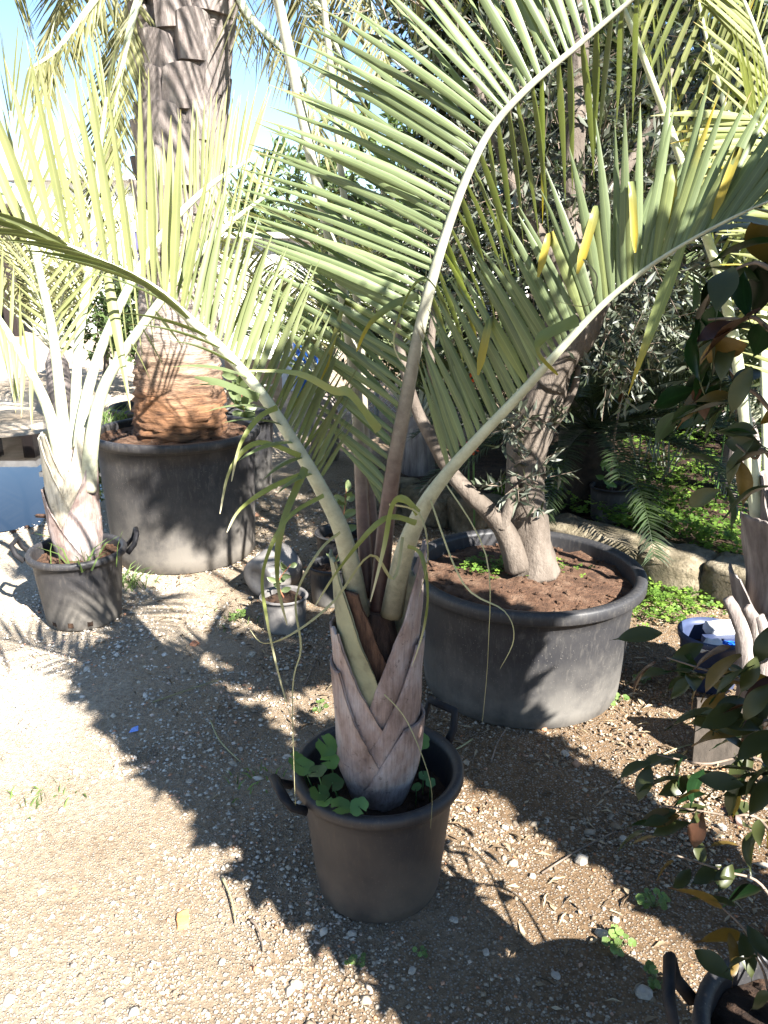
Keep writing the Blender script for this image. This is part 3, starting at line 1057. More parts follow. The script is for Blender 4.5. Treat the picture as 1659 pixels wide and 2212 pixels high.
def leaf_base(root, c, az, zb, L, h0, h1, r, tilt, mat, seed=0, lip=0.0, foot=None):
    """one clasping leaf base: wraps half-angle h0 at its foot, narrows to h1 at its cut top"""
    rows, cols = 30, 18
    vs, ts = [], []
    for layer in (0, 1):
        for i in range(rows + 1):
            v = i / rows
            half = h1 + (h0 - h1) * (1 - v) ** (1.15 + 0.25 * mnoise.noise(Vector((seed * 2.3, 0, 5))))
            half *= 1 + 0.05 * mnoise.noise(Vector((v * 5, seed * 1.7, 0))) + 0.022 * mnoise.noise(Vector((v * 21, seed * 1.7, 4)))
            swell = (0.72 + 0.28 * min(1, (z_ := v * L) / 0.13) ** 0.7) if zb < 0.3 else 0.86 + 0.14 * min(1, v * 4)
            rr = r * swell + tilt * v ** 2 - 0.007 * layer
            for j in range(cols + 1):
                q = j / cols * 2 - 1
                a = az + half * q
                z = zb + v * L
                r2 = rr + 0.005 * mnoise.noise(Vector((a * 2, z * 9, seed))) + 0.0025 * mnoise.noise(Vector((a * 14, z * 5, seed))) + lip * abs(q) ** 4 * (0.2 + v)
                if foot:
                    k_ = max(0.0, min(1.0, (z - foot[0]) / (foot[1] - foot[0])))
                    r2 *= foot[2] + (1 - foot[2]) * k_ * (2 - k_)
                if v > 0.97:
                    z += 0.012 * mnoise.noise(Vector((q * 3, seed, 1)))
                # towards its top the base becomes a channel, flatter than the trunk
                k = max(0, v - 0.35) / 0.65
                ax = Vector((math.cos(az), math.sin(az), 0))
                p = Vector((r2 * math.cos(a), r2 * math.sin(a), 0))
                ctr = ax * (r2 * math.cos(half * 0.5))
                p = p.lerp(ax * p.dot(ax) * 1.0 + (p - ax * p.dot(ax)) * 0.92, k)
                vs.append((c[0] + p.x, c[1] + p.y, z))
                ts.append(v)
    st = (rows + 1) * (cols + 1)
    fs = []
    for layer in (0, 1):
        for i in range(rows):
            for j in range(cols):
                a = layer * st + i * (cols + 1) + j
                f = (a, a + 1, a + cols + 2, a + cols + 1)
                fs.append(f if layer == 0 else f[::-1])
    for j in range(cols):
        for i in (0, rows):
            a = i * (cols + 1) + j
            fs.append((a, a + 1, a + 1 + st, a + st))
    for i in range(rows):
        for j in (0, cols):
            a = i * (cols + 1) + j
            fs.append((a, a + cols + 1, a + cols + 1 + st, a + st))
    mb = MB()
    mb.add(vs, fs, ts)
    return mb.build('leaf_base', mat, root)


# ---- front palm
palm = thing('palm', (CPX, CPY, 0.26), 'young grey-green feather palm with clasping pinkish leaf bases in the front pot', 'palm', 'potted feather palms')
mb = MB()
tube(mb, [Vector((CPX, CPY, z)) for z in (0.24, 0.30, 0.4, 0.55, 0.7, 0.8)], [0.06, 0.066, 0.068, 0.066, 0.056, 0.035], 14, 1.0, wob=0.1)
mb.build('trunk', M['brown_fibre'], palm)
D2R = math.radians
for k, (az, zb, L, h0, h1, r, tl, mt) in enumerate((
        (188, .235, .17, 138, 72, .108, .003, 'bark_fibre'),      # lowest, left
        (-10, .235, .29, 138, 50, .111, .008, 'bark_fibre'),
        (186, .25, .42, 138, 34, .1075, .012, 'bark_fibre'),
        (-8, .30, .44, 138, 30, .1045, .012, 'bark_fibre'),
        (187, .37, .40, 136, 30, .101, .016, 'bark_fibre'),
        (-4, .43, .54, 132, 24, .0975, .018, 'bark_fibre'),       # tall pink one, right
        (190, .49, .46, 120, 24, .093, .022, 'fresh_base'),       # pale green one, left
        (12, .54, .34, 110, 30, .085, .02, 'fresh_base'),
        (215, .60, .28, 95, 30, .078, .02, 'brown_fibre'))):
    leaf_base(palm, (CPX, CPY), D2R(az), zb, L, D2R(h0), D2R(h1), r, tl, M[mt], k, 0.004, (0.25, 0.50, 0.76))

A_ = Rach([(775, 1330, 1.705), (760, 1235, 1.69), (735, 1140, 1.66), (690, 1050, 1.64), (640, 965, 1.62), (575, 865, 1.60), (500, 775, 1.58), (410, 690, 1.57), (330, 622, 1.56),
           (230, 572, 1.55), (120, 522, 1.53), (0, 482, 1.50), (-120, 440, 1.47)], [58, 50, 43, 37, 32, 29, 26, 24, 22, 19, 17, 14, 9])
fA = A_.build('frond', M['petiole'], palm)
side_leaflets(A_, fA, [(3.0, 60, -110), (3.5, 100, -190), (4, 115, -235), (5, 110, -275), (6, 75, -285), (7, 60, -290)], 28, 0.0150, M['leaflet'], 0.25, 0.08, 0.03)
side_leaflets(A_, fA, [(7.05, 50, -300), (7.5, 15, -400), (8, -25, -470), (9, -75, -435), (9.6, -115, -450), (10, -130, -400), (11, -160, -330), (12, -190, -240)], 19, 0.0165, M['leaflet_light'], 0.15, -0.05, 0.03)
side_leaflets(A_, fA, [(3.2, -60, 60), (4, -110, 30), (5, -150, -15), (6, -170, -55), (7, -230, -90), (8, -280, -85), (9, -250, -60), (11, -200, -30)], 22, 0.0155, M['leaflet'], 0.9, -0.20, 0.10, jit=0.09)
side_leaflets(A_, fA, [(3.2, 110, -140, .15), (4, 150, -200, .18), (5, 150, -230, .18), (6, 120, -250, .18), (7.5, 60, -300, .15)], 18, 0.0135, M['leaflet'], 0.8, 0.1, 0.04)
side_leaflets(A_, fA, [(8.9, 50, 350), (9.1, 60, 330)], 1, 0.024, M['leaflet_light'], 0.2, -0.12, 0.02)

B_ = Rach([(815, 1330, 1.74), (832, 1150, 1.735), (852, 1000, 1.72), (880, 850, 1.70), (905, 720, 1.68), (935, 600, 1.66), (965, 500, 1.64), (1005, 390, 1.62), (1060, 280, 1.60),
           (1140, 190, 1.58), (1240, 105, 1.56), (1340, 20, 1.54), (1440, -60, 1.50), (1560, -140, 1.46)], [46, 42, 38, 34, 30, 26, 23, 21, 19, 17, 14, 12, 9, 5])
fB = B_.build('frond', M['petiole_brown'], palm)
side_leaflets(B_, fB, [(1.2, -60, -130), (1.7, -160, -150), (2.2, -270, -180), (3, -340, -235), (4, -385, -205), (5, -425, -150), (6, -430, -165), (7, -420, -195), (8, -375, -255),
                       (8.5, -310, -320), (9, -225, -365), (10, -125, -335), (11, -70, -310), (12.5, -20, -250)], 62, 0.0172, M['leaflet'], 0.2, 0.04, 0.05, kinks=(14,))
side_leaflets(B_, fB, [(2.0, -190, -190, .12), (3, -290, -290, .14), (4, -340, -260, .16), (5, -370, -220, .16), (6, -375, -230, .16), (7, -355, -260, .16), (8, -290, -310, .16), (9, -150, -350, .14), (11, -40, -290, .1)], 30, 0.0155, M['leaflet'], 0.9, 0.1, 0.04)
side_leaflets(B_, fB, [(4.6, 60, 150, .1), (5, 75, 200, .16), (6, 100, 255, .2), (7, 100, 275, .25), (8, 60, 295, .25), (9, 25, 315, .25), (10, 0, 305, .25), (11.5, -10, 270, .2)], 24, 0.017,
              M['leaflet'], 1.15, 0.2, 0.10, yellow=0.2)

C_ = Rach([(845, 1330, 1.70), (872, 1200, 1.665), (910, 1105, 1.63), (960, 1030, 1.60), (1040, 940, 1.56), (1130, 845, 1.52), (1215, 750, 1.48), (1300, 660, 1.45), (1390, 585, 1.42),
           (1490, 520, 1.39), (1600, 462, 1.36), (1720, 410, 1.33)], [56, 49, 41, 34, 29, 25, 21, 17, 13, 10, 8, 5])
fC = C_.build('frond', M['petiole'], palm)
side_leaflets(C_, fC, [(3.1, -60, -220), (3.6, -95, -265), (4, -110, -270), (4.5, -140, -265), (5, -152, -280), (6, -148, -265), (6.6, -110, -290), (7, -60, -350), (7.5, 0, -390),
                       (8, 50, -385), (9, 170, -345), (10, 250, -270), (11, 280, -160)], 56, 0.0192, M['leaflet'], 0.15, 0.02, 0.04, kinks=(14, 24, 28, 32, 36, 41), yellow=0.05)
side_leaflets(C_, fC, [(6.5, 60, -190, .3), (7.5, 90, -260, .35), (8.5, 130, -230, .3), (9.5, 190, 60, .2), (11, 170, 120, .1)], 20, 0.019, M['leaflet'], 0.8, 0.2, 0.08)
side_leaflets(C_, fC, [(8.8, -110, 350), (9.0, -120, 360)], 1, 0.024, M['leaflet_yellow'], 0.3, -0.05, 0.02)

D_ = Rach([(795, 1290, 1.78), (784, 1130, 1.80), (776, 960, 1.82), (765, 800, 1.84), (738, 620, 1.84), (705, 480, 1.83), (668, 320, 1.80), (628, 130, 1.76), (600, 0, 1.72), (560, -150, 1.65), (500, -330, 1.55)],
          [34, 32, 30, 29, 28, 28, 28, 27, 25, 20, 8])
fD = D_.build('frond', M['petiole_brown'], palm)
E_ = Rach([(818, 1280, 1.80), (803, 1100, 1.83), (790, 950, 1.86), (776, 700, 1.90), (757, 540, 1.90), (738, 380, 1.89), (720, 200, 1.87), (703, 40, 1.84), (690, -100, 1.80), (700, -300, 1.7)],
          [28, 24, 21, 19, 18, 17, 16, 15, 13, 6])
fE = E_.build('frond', M['petiole_brown'], palm)
for rr_, ff_ in ((D_, fD), (E_, fE)):
    j = MB()
    top = len(rr_.P) - 1
    side_leaflets(rr_, ff_, [(top - 1.9, -120, -200), (top, -60, -240)], 14, 0.02, None, 0.3, 0.05, join=j)
    side_leaflets(rr_, ff_, [(top - 1.9, 130, -180), (top, 80, -230)], 14, 0.02, None, 0.3, 0.05, join=j)
    o = j.build('leaflets', M['leaflet_joined'], ff_)
    tag(o, kind='stuff')

# dried hanging strands of the front palm
strands = [
    ([(735, 1150, 1.58), (690, 1190, 1.50), (640, 1290, 1.46), (650, 1400, 1.45), (632, 1490, 1.44), (638, 1740, 1.43)], .006, 'dry'),
    ([(700, 1070, 1.55), (620, 1120, 1.45), (570, 1230, 1.42), (575, 1330, 1.42), (600, 1450, 1.42), (632, 1560, 1.42)], .009, 'dry_green'),
    ([(660, 1010, 1.58), (610, 1130, 1.5), (600, 1250, 1.5), (620, 1350, 1.52)], .016, 'dry_green'),
    ([(650, 985, 1.6), (560, 955, 1.5), (500, 1010, 1.45), (475, 1110, 1.43)], .012, 'dry_green'),
    ([(665, 1020, 1.6), (590, 1050, 1.5), (520, 1100, 1.46), (490, 1150, 1.44)], .012, 'dry_green'),
    ([(870, 1160, 1.60), (850, 1250, 1.55), (800, 1200, 1.5), (720, 1300, 1.46), (630, 1370, 1.45), (570, 1390, 1.45), (540, 1360, 1.46)], .007, 'dry'),
    ([(905, 1110, 1.58), (880, 1080, 1.5), (850, 1090, 1.48), (830, 1180, 1.47), (800, 1300, 1.47)], .017, 'dry_green'),
    ([(900, 1130, 1.6), (830, 1120, 1.5), (740, 1220, 1.47), (680, 1310, 1.46)], .013, 'dry_green'),
    ([(930, 1080, 1.6), (1000, 1260, 1.5), (1090, 1320, 1.46), (1110, 1380, 1.45), (1080, 1445, 1.45)], .004, 'dry'),
    ([(960, 1040, 1.6), (1050, 1200, 1.5), (1055, 1400, 1.48), (1042, 1560, 1.47)], .003, 'dry'),
    ([(880, 1180, 1.62), (910, 1200, 1.56), (925, 1280, 1.54), (915, 1360, 1.54), (890, 1440, 1.55)], .010, 'dry_green'),
    ([(830, 1500, 1.60), (880, 1560, 1.55), (930, 1690, 1.5), (930, 1790, 1.49)], .003, 'dry'),
    ([(840, 1090, 1.6), (905, 1110, 1.5), (925, 1200, 1.48), (905, 1290, 1.48)], .005, 'dry'),
    ([(560, 860, 1.55), (490, 830, 1.45), (420, 815, 1.40)], .018, 'leaflet'),
    ([(600, 880, 1.58), (560, 900, 1.5), (520, 960, 1.45), (500, 1040, 1.44)], .012, 'dry_green'),
    ([(820, 930, 1.55), (760, 850, 1.46), (720, 845, 1.44), (640, 805, 1.42), (520, 800, 1.40)], .02, 'leaflet_light'),
    ([(905, 640, 1.56), (860, 650, 1.45), (800, 700, 1.43), (770, 760, 1.42)], .016, 'leaflet_yellow'),
    ([(960, 650, 1.5), (920, 600, 1.42), (880, 640, 1.40), (850, 740, 1.40), (880, 800, 1.40)], .006, 'dry_green'),
    ([(1260, 560, 1.36), (1290, 600, 1.34), (1270, 660, 1.33), (1200, 650, 1.33)], .003, 'dry'),
    ([(1250, 690, 1.42), (1180, 720, 1.38), (1165, 760, 1.37), (1205, 810, 1.36)], .022, 'leaflet_yellow'),
]
for pts, wd, mt in strands:
    C = crom([P(*p) for p in pts], 5)
    mb = MB()
    vs, fs, ts = [], [], []
    nn = len(C)
    for i, p in enumerate(C):
        a, b = C[max(i - 1, 0)], C[min(i + 1, nn - 1)]
        d = (b - a).normalized()
        sd = d.cross(Vector((0.25, -1, 0.2))).normalized()
        sd = Matrix.Rotation(0.6 * math.sin(i * 0.45), 3, d) @ sd
        nv = d.cross(sd)
        hw = wd * 0.5 * max(0.06, 1 - (i / nn) ** 2.2)
        vs += [p - sd * hw + nv * hw * 0.3, p, p + sd * hw + nv * hw * 0.3]
        ts += [i / nn] * 3
    for i in range(nn - 1):
        a = i * 3
        fs += [(a, a + 1, a + 4, a + 3), (a + 1, a + 2, a + 5, a + 4)]
    mb.add(vs, fs, ts)
    mb.build('dry_leaflet', M[mt], palm)

# ---- left palm at the puddle
LPX, LPY = -1.42, 3.41
palm2 = thing('palm', (LPX, LPY, 0.30), 'bleached young feather palm in the two-handled pot by the puddle', 'palm', 'potted feather palms')
mb = MB()
tube(mb, [Vector((LPX, LPY, z)) for z in (0.27, 0.4, 0.55, 0.7, 0.82)], [0.07, 0.078, 0.078, 0.07, 0.05], 14, 1.0, wob=0.1)
mb.build('trunk', M['bark_fibre'], palm2)
for k, (az, zb, L, h0, h1, r, tl, mt) in enumerate((
        (-10, .28, .22, 130, 70, .112, .004, 'bark_fibre'),
        (190, .28, .36, 132, 30, .115, .012, 'bark_fibre'),
        (-6, .33, .42, 136, 28, .112, .012, 'bark_fibre'),
        (186, .42, .46, 130, 40, .108, .004, 'bark_pale'),
        (-2, .48, .44, 126, 36, .102, .006, 'bark_pale'),
        (200, .56, .34, 110, 40, .094, .004, 'bark_pale'))):
    leaf_base(palm2, (LPX, LPY), D2R(az), zb, L, D2R(h0), D2R(h1), r, tl, M[mt], k + 20, 0.003)
f2 = []
a2 = Rach([(140, 1080, 3.37), (128, 985, 3.36), (102, 880, 3.34), (55, 785, 3.32), (0, 695, 3.30), (-60, 620, 3.28), (-140, 560, 3.25)], [44, 36, 28, 24, 20, 16, 8])
f = a2.build('frond', M['petiole_pale'], palm2)
side_leaflets(a2, f, [(2.3, -20, -110), (4, 10, -180), (6, -40, -160)], 10, 0.018, M['leaflet_light'], 0.3, 0.05)
side_leaflets(a2, f, [(2.6, -10, 120, -.15), (4, 30, 160, -.15), (6, 10, 150, -.1)], 12, 0.022, M['leaflet_light'], 0.5, -0.1, 0.12)
b2 = Rach([(152, 1060, 3.42), (140, 950, 3.43), (124, 800, 3.44), (110, 700, 3.44), (86, 590, 3.43), (62, 480, 3.41), (40, 360, 3.38), (22, 240, 3.34)], [40, 32, 26, 23, 20, 17, 13, 7])
f = b2.build('frond', M['petiole_pale'], palm2)
side_leaflets(b2, f, [(2.0, 70, -120), (3, 115, -145), (4, 125, -165), (5, 95, -200), (7, 20, -220)], 22, 0.0155, M['leaflet_light'], 0.25, 0.05)
side_leaflets(b2, f, [(2.6, -90, -60), (4, -100, -130), (5, -70, -190), (7, -10, -220)], 19, 0.0155, M['leaflet_light'], 0.3, 0.05)
c2 = Rach([(190, 1060, 3.37), (196, 970, 3.36), (216, 860, 3.33), (256, 778, 3.30), (347, 650, 3.26), (420, 560, 3.24), (500, 480, 3.22), (580, 420, 3.2)], [44, 38, 29, 25, 21, 18, 14, 7])
f = c2.build('frond', M['petiole_pale'], palm2)
side_leaflets(c2, f, [(4.0, 20, -120), (5.5, 30, -170), (7, 60, -150)], 15, 0.0155, M['leaflet_light'], 0.3, 0.1)
side_leaflets(c2, f, [(3.2, 30, 90, -.1), (5, 110, 90, -.1), (7, 120, 60, -.1)], 14, 0.022, M['leaflet_light'], 0.6, -0.1, 0.1)
d2 = Rach([(168, 1040, 3.47), (175, 920, 3.50), (205, 790, 3.54), (255, 668, 3.58), (304, 575, 3.61), (363, 490, 3.64), (420, 430, 3.66), (475, 385, 3.67), (540, 345, 3.68)], [36, 30, 25, 23, 21, 19, 16, 12, 7])
f = d2.build('frond', M['petiole_pale'], palm2)
side_leaflets(d2, f, [(3.2, -25, -130), (4, -25, -180), (5, -18, -205), (6, 0, -210), (7, 25, -195), (8, 45, -150)], 32, 0.0165, M['leaflet_light'], 0.1, 0.04)
side_leaflets(d2, f, [(2.5, 15, 90, -.1), (4, 20, 190, -.12), (6, 60, 150, -.1), (8, 90, 90, -.1)], 20, 0.0155, M['leaflet_light'], 0.4, -0.1, 0.05)
e2 = Rach([(160, 1040, 3.5), (162, 900, 3.56), (170, 740, 3.64), (190, 600, 3.7), (205, 450, 3.74), (215, 330, 3.74), (230, 210, 3.72)], [34, 27, 23, 20, 17, 13, 7])
f = e2.build('frond', M['petiole_pale'], palm2)
side_leaflets(e2, f, [(2.4, -70, -120), (4, -80, -170), (6, -20, -180)], 16, 0.0155, M['leaflet_light'], 0.3, 0.05)
side_leaflets(e2, f, [(2.4, 70, -110), (4, 80, -160), (6, 30, -180)], 16, 0.0155, M['leaflet_light'], 0.3, 0.05)

# ---- thick trunked palm in the tall tub
bigp = thing('palm_tree', (-1.15, 4.33, 0.69), 'thick palm with ridged orange-brown trunk foot and cut leaf stubs in the tall tub', 'palm')
prof_px = [(980, 386, 100), (930, 388, 97), (880, 388, 94), (800, 386, 90), (700, 385, 84), (600, 387, 82), (500, 390, 84), (400, 393, 86), (300, 396, 89), (200, 399, 92), (100, 402, 98), (0, 405, 108), (-90, 408, 118), (-170, 410, 100)]
cs, rs = [], []
for py, pxc, hw in prof_px:
    p = P(pxc, py, 4.33)
    cs.append(p)
    rs.append(hw / FPX * (p - Vector((0, 0, CAMZ))).dot(Vector((0, CP, -SP))))
cc = crom(cs, 16)
rr = [lerp_list(rs, i / 16) for i in range(len(cc))]
vs, ts, fs = [], [], []
nn = 72
ring_d = 0.055
for i, p in enumerate(cc):
    for k in range(nn):
        a = 2 * math.pi * k / nn
        q = Vector((math.cos(a), math.sin(a), 0))
        wave = p.z + 0.018 * math.sin(a * 5 + p.z * 30) + 0.022 * mnoise.noise(Vector((q.x * 2, q.y * 2, p.z * 5)))
        ph = (wave / ring_d) % 1.0
        low = max(0, min(1, (1.85 - p.z) / 0.25))
        ridge = (0.026 * (1 - ph) ** 1.5 * (0.6 + 0.8 * mnoise.noise(Vector((q.x * 3, q.y * 3, math.floor(wave / ring_d) * 1.7)))) ) * low
        lump = 0.016 * mnoise.noise(Vector((q.x * 3, q.y * 3, p.z * 6))) + 0.008 * mnoise.noise(Vector((q.x * 9, q.y * 9, p.z * 16)))
        r = rr[i] * (0.95 if p.z > 1.85 else 0.97) + ridge + lump - (0.02 if p.z > 1.9 else 0)
        vs.append((p.x + r * q.x, p.y + r * q.y, p.z))
        ts.append(max(0, min(1, (p.z - 0.66) / 2.4)))
for i in range(len(cc) - 1):
    for k in range(nn):
        fs.append((i * nn + k, i * nn + (k + 1) % nn, (i + 1) * nn + (k + 1) % nn, (i + 1) * nn + k))
mb = MB()
mb.add(vs, fs, ts)
mb.build('trunk', M['trunk'], bigp)
# cut leaf stubs on the upper trunk, in a spiral
zc, k = 1.72, 0
while zc < 3.05:
    az = k * 2.39996
    i = min(range(len(cc)), key=lambda j: abs(cc[j].z - zc))
    r0 = rr[i]
    wdt, hgt = R.uniform(0.085, 0.125), R.uniform(0.17, 0.28)
    er, et = Vector((math.cos(az), math.sin(az), 0)), Vector((-math.sin(az), math.cos(az), 0))
    base = Vector((cc[i].x, cc[i].y, zc)) + er * (r0 * 0.90)
    vs, fs = [], []
    rows, cols = 5, 6
    out = R.uniform(0.018, 0.05)
    skew = R.uniform(-0.03, 0.03)
    for i2 in range(rows + 1):
        v = i2 / rows
        for j in range(cols + 1):
            q = j / cols * 2 - 1
            ww = wdt * (1 - 0.25 * v)
            a = q * ww / r0
            er2 = er * math.cos(a) + et * math.sin(a)
            p = Vector((cc[i].x, cc[i].y, zc)) + er2 * (r0 * 0.93 + 0.022 + out * v - 0.014 * q * q * v) + Vector((0, 0, hgt * v + 0.02 * (1 - q * q) * v)) + et * skew * v
            vs.append(p + er2 * 0.006 * mnoise.noise(p * 30))
    top = rows * (cols + 1)
    for i2 in range(rows):
        for j in range(cols):
            a = i2 * (cols + 1) + j
            fs.append((a, a + 1, a + cols + 2, a + cols + 1))
    # the sawn top and the sides reach back into the trunk
    b = len(vs)
    for j in range(cols + 1):
        vs.append(vs[top + j] - er * 0.045 - Vector((0, 0, 0.008)))
    for j in range(cols):
        fs.append((top + j, top + j + 1, b + j + 1, b + j))
    for jj in (0, cols):
        c0 = len(vs)
        for i2 in range(rows + 1):
            vs.append(vs[i2 * (cols + 1) + jj] - er * 0.05)
        for i2 in range(rows):
            f = (i2 * (cols + 1) + jj, (i2 + 1) * (cols + 1) + jj, c0 + i2 + 1, c0 + i2)
            fs.append(f)
    c0 = len(vs)
    for j in range(cols + 1):
        vs.append(vs[j] - er * 0.04)
    for j in range(cols):
        fs.append((j, c0 + j, c0 + j + 1, j + 1))
    mb = MB()
    mb.add(vs, fs)
    mb.build('leaf_stub', M['boot'], bigp, smooth=False)
    zc += 0.026
    k += 1


def proc_frond(root, base, az, el0, L, curl, wl, lw, n, mat_r, mat_l, droop=0.5, wr=0.03, seed=0, name='frond', vee=0.6):
    """arching feather frond; leaflets joined into one part"""
    pts = []
    p = Vector(base)
    el = el0
    segs = 14
    ca_, sa_ = math.cos(az), math.sin(az)
    for i in range(segs + 1):
        pts.append(p.copy())
        d = Vector((math.cos(el) * ca_, math.cos(el) * sa_, math.sin(el)))
        p = p + d * L / segs
        el -= curl / segs * (0.5 + 1.0 * i / segs)
    mb = MB()
    tube(mb, pts, [wr * 0.5 * (1 - 0.85 * i / segs) for i in range(segs + 1)], 6, 0.7)
    fr = mb.build(name, mat_r, root)
    j = MB()
    rc = random.Random(seed)
    for k in range(n):
        for sd in (-1, 1):
            s = 0.18 + 0.82 * (k + rc.random()) / n
            x = s * segs
            i = min(int(x), segs - 1)
            b = pts[i].lerp(pts[i + 1], x - i)
            T = (pts[min(i + 1, segs)] - pts[max(i - 1, 0)]).normalized()
            S = T.cross(Vector((0, 0, 1)))
            S = S.normalized() if S.length > 1e-3 else Vector((sa_, -ca_, 0))
            N = S.cross(T)
            ll = wl * (0.55 + 0.9 * math.sin(math.pi * min(1, s * 0.95)) * 0.5) * rc.uniform(0.85, 1.1)
            d = (S * sd * 0.8 + T * rc.uniform(0.55, 0.85) + N * vee * rc.uniform(0.6, 1.1)).normalized()
            tip = b + d * ll + Vector((0, 0, -1)) * ll * droop * rc.uniform(0.6, 1.3)
            vs, fs, ts = leaflet(b, tip, T, lw * rc.uniform(0.8, 1.1), 0.12, 0.25, 4)
            r = rc.random()
            j.add(vs, fs, [r] * len(vs))
    o = j.build('leaflets', mat_l, fr)
    tag(o, kind='stuff')
    return fr


crown = cs[-2]
for k in range(17):
    az = k * 2.39996 + 0.4
    if -2.2 < az % 6.283 - 6.283 < -1.0 and k % 2:
        continue
    proc_frond(bigp, crown + Vector((math.cos(az), math.sin(az), 0)) * 0.16 + Vector((0, 0, 0.02 * k)), az, math.radians(R.uniform(48, 66)), R.uniform(1.75, 2.25), R.uniform(2.5, 3.0),
               0.46, 0.016, 62, M['petiole_pale'], M['leaflet_joined'], 0.75, 0.045, 100 + k, vee=0.3)

for pts, wd, n_, lft, rgt in (
        ([(480, -120, 4.2), (524, 10, 4.1), (569, 67, 4.0), (615, 112, 3.95), (665, 190, 3.9), (690, 300, 3.9)], [26, 20, 16, 12, 9, 4], 44, (-30, 120), (70, 120)),
        ([(470, -170, 4.3), (560, -110, 4.2), (650, -40, 4.1), (710, 60, 4.0), (745, 160, 4.0), (765, 270, 4.0)], [26, 20, 16, 13, 9, 4], 46, (-70, 130), (60, 120)),
        ([(480, -200, 4.5), (620, -170, 4.5), (740, -90, 4.5), (800, 10, 4.5), (830, 130, 4.5)], [24, 18, 14, 10, 4], 42, (-80, 120), (30, 130)),
        ([(320, -110, 4.3), (250, -60, 4.2), (190, 20, 4.1), (120, 110, 4.05), (60, 150, 4.0)], [26, 20, 16, 11, 4], 44, (-30, 110), (30, 130)),
        ([(330, -80, 4.2), (292, 20, 4.1), (268, 120, 4.05), (250, 230, 4.0), (245, 330, 4.0)], [26, 20, 15, 10, 4], 46, (-45, 110), (45, 110)),
        ([(310, -150, 4.6), (210, -110, 4.6), (140, -20, 4.6), (105, 90, 4.6), (95, 200, 4.6)], [24, 18, 14, 10, 4], 42, (-50, 100), (50, 110)),
        ([(330, -120, 4.65), (280, 0, 4.85), (240, 150, 4.9), (215, 320, 4.95), (205, 470, 4.95)], [24, 20, 15, 10, 4], 46, (-60, 100), (50, 110))):
    q = Rach(pts, wd)
    f = q.build('frond', M['petiole_pale'], bigp)
    j = MB()
    top = len(pts) - 1
    side_leaflets(q, f, [(.8, lft[0], lft[1]), (top, lft[0] * .5, lft[1] * .7)], n_, 0.014, None, 0.5, -0.05, 0.02, jit=0.15, join=j, tip_jit=.2)
    side_leaflets(q, f, [(.8, rgt[0], rgt[1]), (top, rgt[0] * .5, rgt[1] * .7)], n_, 0.014, None, 0.5, 0.05, 0.02, jit=0.15, join=j, tip_jit=.2)
    o = j.build('leaflets', M['leaflet_joined'], f)
    tag(o, kind='stuff')

# ---- olive tree in the wide pot
OX, OY = 0.57, 2.85
olive = thing('olive_tree', (OX, OY, 0.44), 'smooth-barked olive tree forking low above the wide pot', 'olive tree')


def wr(px, w):
    return w


def limb(pts, radii, name='limb', mat='olive_bark', n=12, wob=0.12, root=olive, per=6):
    C = crom([P(*p) for p in pts], per)
    mb = MB()
    tube(mb, C, [lerp_list(radii, i / per) for i in range(len(C))], n, 1.0, wob=wob, seed=len(pts) + radii[0] * 100)
    return mb.build(name, M[mat], root)


limb([(1150, 1235, 2.85), (1148, 1190, 2.85), (1140, 1120, 2.85), (1135, 1050, 2.85), (1137, 980, 2.85), (1155, 900, 2.86), (1185, 815, 2.87), (1210, 730, 2.89), (1222, 620, 2.93), (1235, 480, 3.0), (1240, 320, 3.08), (1250, 140, 3.15), (1255, 0, 3.2), (1262, -200, 3.25)],
     [.110, .086, .074, .072, .076, .083, .078, .066, .050, .042, .038, .034, .028, .018], 'trunk', n=20, wob=0.16)
limb([(1120, 1225, 2.80), (1100, 1170, 2.79), (1070, 1120, 2.78), (1010, 1062, 2.77), (972, 1015, 2.77), (925, 935, 2.78), (895, 870, 2.80), (870, 780, 2.83), (850, 660, 2.9)], [.055, .044, .037, .031, .027, .023, .020, .017, .012])
limb([(1082, 1140, 2.77), (1098, 1100, 2.765), (1108, 1060, 2.775), (1112, 1010, 2.80)], [.026, .022, .021, .020])
limb([(1185, 830, 2.84), (1220, 775, 2.82), (1262, 720, 2.80), (1290, 675, 2.79), (1302, 650, 2.785)], [.062, .052, .044, .034, .030], wob=0.25)
limb([(1175, 935, 2.85), (1205, 905, 2.84), (1240, 840, 2.83), (1250, 790, 2.83)], [.024, .017, .013, .009], n=8)
limb([(935, 950, 2.79), (955, 880, 2.82), (930, 780, 2.86), (940, 650, 2.92)], [.022, .020, .016, .012], n=8)
limb([(1225, 600, 2.95), (1150, 480, 3.0), (1080, 330, 3.05), (1020, 150, 3.1)], [.03, .022, .016, .01], n=8)
limb([(1230, 560, 2.97), (1310, 430, 3.0), (1390, 300, 3.05), (1450, 150, 3.1)], [.03, .022, .016, .01], n=8)
limb([(1215, 690, 2.9), (1290, 600, 3.0), (1380, 540, 3.1), (1450, 470, 3.2)], [.028, .02, .014, .009], n=8)


